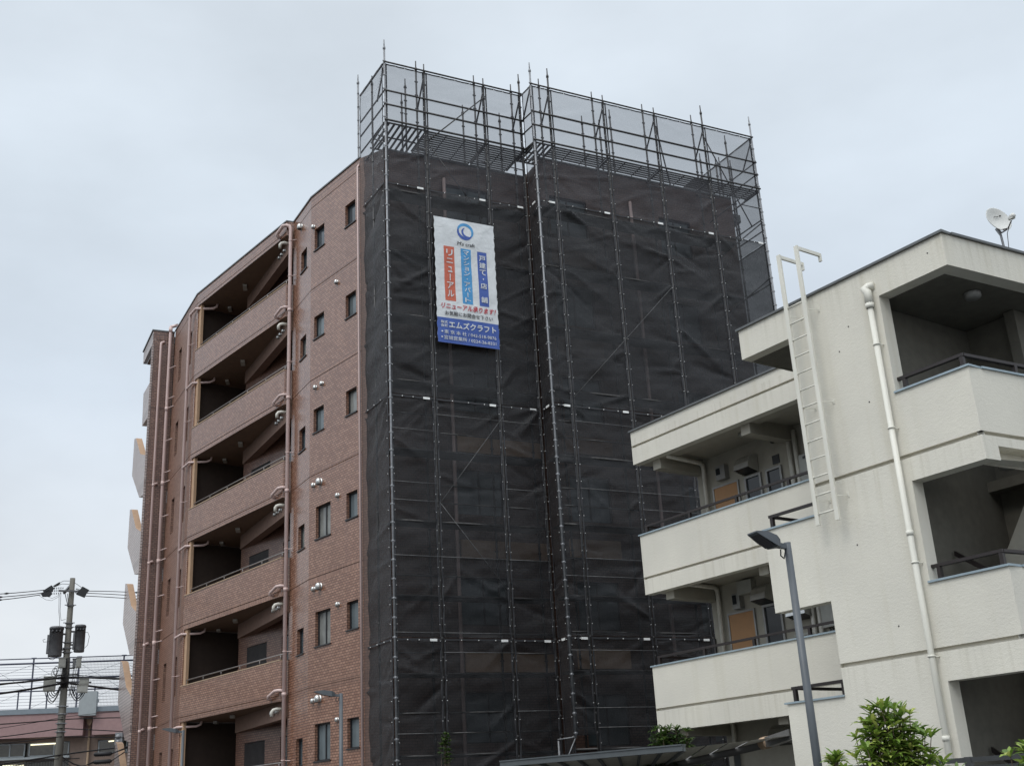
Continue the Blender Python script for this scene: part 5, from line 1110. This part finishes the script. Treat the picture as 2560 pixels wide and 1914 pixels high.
fo = Vector((3.0, 14.3, 1.1)); fd = Vector((0.74, -0.672, 0))
fen = root('slat_fence', tuple(fo), 'charcoal grey slatted metal fence below the white stair tower openings', 'fence')
for i in range(4): one('fence_post', 'fencegrey', lambda b: b.bar(fo + fd * (1.2 * i - .27) , fo + fd * (1.2 * i - .27) + Vector((0, 0, 1.87)), .07, .07, fd), fen)
def fs(b):
    b.bar(fo + fd * -1 + Vector((0, 0, 1.84)), fo + fd * 4 + Vector((0, 0, 1.84)), .05, .05)
    for k in range(11): b.bar(fo + fd * -1 + Vector((0, 0, 1.72 - .15 * k)), fo + fd * 4 + Vector((0, 0, 1.72 - .15 * k)), .02, .115)
one('slat_panel', 'fencegrey', fs, fen)
one('name_plate', 'boxgrey', lambda b: b.bar(fo + fd * .6 + Vector((-.02, -.03, 1.84)), fo + fd * .68 + Vector((-.02, -.03, 1.84)), .012, .03), fen)

def leaf(b, p, d, L, w, droop, rg):
    d = d.normalized(); s = d.cross(Vector((0, 0, 1)))
    if s.length < .05: s = Vector((1, 0, 0))
    s = s.normalized(); up = s.cross(d)
    a = rg.uniform(-.5, .5); s, up = s * math.cos(a) + up * math.sin(a), up * math.cos(a) - s * math.sin(a)
    c = [p, p + d * L * .35, p + d * L * .72 - Vector((0, 0, droop * L * .2)), p + d * L - Vector((0, 0, droop * L * .5))]
    ww = [w * .18, w * .85, w * .8, 0.0]
    L_ = [q - s * x * .5 + up * x * .12 for q, x in zip(c, ww)]; R2_ = [q + s * x * .5 + up * x * .12 for q, x in zip(c, ww)]
    i = len(b.v); b.v += [*c, *L_[:3], *R2_[:3]]
    for f in ((i, i + 1, i + 5, i + 4), (i + 1, i + 2, i + 6, i + 5), (i, i + 7, i + 8, i + 1), (i + 1, i + 8, i + 9, i + 2), (i + 2, i + 3, i + 6), (i + 2, i + 9, i + 3)):
        b.f.append(f); b.fm.append(b.cur); b.sm.append(True)
def shrub(base, tips, label, name='leafy_shrub', m='leaf', L=.165, w=.042, per=8, seed=1, down=3, cat='shrub'):
    rg = random.Random(seed); r = root(name, tuple(base), label, cat)
    base = Vector(base); sb, lb = MB(), MB()
    for t in tips:
        t = Vector(t); mid = base.lerp(t, .55) + Vector((rg.uniform(-.1, .1), rg.uniform(-.1, .1), .12))
        pts = [base + (t - base) * .02, base.lerp(mid, .6), mid, mid.lerp(t, .6), t]
        sb.tube(pts, [.018, .013, .009, .006, .004], 5)
        dr = (t - mid).normalized()
        for lev in range(down):
            c = t - dr * lev * L * .75 + Vector((rg.uniform(-.02, .02), rg.uniform(-.02, .02), 0)) * lev
            ph = rg.uniform(0, 6.28)
            for q in range(per):
                a = ph + q * 2.399
                el = rg.uniform(.0, .9) if lev == 0 else rg.uniform(-.35, .35)
                d = Vector((math.cos(a) * math.cos(el), math.sin(a) * math.cos(el), math.sin(el))) + dr * .25
                leaf(lb, c, d, L * rg.uniform(.65, 1.15), w * rg.uniform(.8, 1.2), rg.uniform(.1, .9), rg)
    sb.build('stem', 'bark', r); lb.build('foliage', m, r); return r
def cloud(seed, n, fn, prof):
    rg = random.Random(seed); o = []
    for _ in range(n):
        t = rg.random() ** .75; wd = prof(t)
        o.append(fn(rg.uniform(-1, 1) * wd, rg.uniform(-1, 1) * wd, t))
    return o
sx = lambda az, t, z: Vector((az / math.sqrt(1 + az * az) * t, t / math.sqrt(1 + az * az), z))
def prof_a(t): return .62 * (1 - t) ** .8 + .10
o0 = sx(.298, 12.4, 1.1)
tips = cloud(4, 105, lambda a, c, t: sx(.296, 12.4, 0) + Vector((a * 1.35 + (.22 if t < .35 else -.02), c * .7, 1.9 + 1.56 * t)), prof_a)
tips += [sx(.325, 12.3, 2.95), sx(.331, 12.4, 2.85), sx(.337, 12.2, 2.72), sx(.32, 12.3, 2.9), sx(.31, 12.3, 3.05), sx(.335, 12.3, 2.6), sx(.329, 12.4, 2.62)]
shrub(o0, tips, 'bushy green shrub with long leaves in front of the white stair tower', seed=5, down=4)
tips = cloud(9, 22, lambda a, c, t: sx(.254, 11.6, 0) + Vector((a * .55, c * .3, 2.3 + .72 * t)), lambda t: .55 * (1 - t) + .12)
shrub(sx(.26, 11.6, 1.1), tips, 'low pale green shrub with upright leaves at the white wall foot', seed=8, down=2, per=11, L=.15, w=.036)
tips = cloud(12, 40, lambda a, c, t: sx(.405, 11.2, 0) + Vector((a * 1.1, c * .5, 2.1 + .86 * t)), lambda t: .6 * (1 - t) + .1)
shrub(sx(.372, 11.2, 1.1), tips, 'yellow green shrub in front of the charcoal slatted fence', seed=12, down=3, L=.15)
tips = cloud(15, 60, lambda a, c, t: sx(.115, 23.5, 0) + Vector((a * 1.0, c * .6, 2.9 + 1.12 * t)), lambda t: .95 * (1 - t * .75) + .05)
shrub(sx(.115, 23.5, 1.0), tips, 'dark round bush growing behind the cycle shed roof', m='leafdark', seed=17, L=.17, w=.05)
tips = cloud(21, 34, lambda a, c, t: sx(-.0725, 25.0, 0) + Vector((a * .28, c * .25, 2.0 + 2.25 * t)), lambda t: .8 * (1 - t) ** .4 + .1)
shrub(sx(-.0725, 25.0, .7), tips, 'slender small tree standing against the lowest black mesh', 'slender_tree', 'leafdark', .10, .045, 8, 23, 3, 'tree')
shrub(sx(-.056, 11.5, 1.1), [sx(-.056, 11.5, 2.88), sx(-.052, 11.5, 2.7), sx(-.062, 11.5, 2.66)], 'pale leaf tip of a small plant below the slender tree', 'young_plant', 'leaf', .13, .035, 9, 3, 1, 'plant')
bb = root('white_post', tuple(sx(-.016, 14, 1.1)), 'rounded white post top beside the end of the shed beam', 'post')
one('post_body', 'whitemetal', lambda b: b.lathe(sx(-.016, 14, 1.1), [(.1, 0), (.1, 1.86), (.09, 1.93), (.05, 1.97), (.002, 1.975)], 16), bb)
one('post_collar', 'boxgrey', lambda b: b.lathe(sx(-.016, 14, 1.1), [(.102, 1.7), (.108, 1.71), (.108, 1.75), (.102, 1.76)], 16), bb)
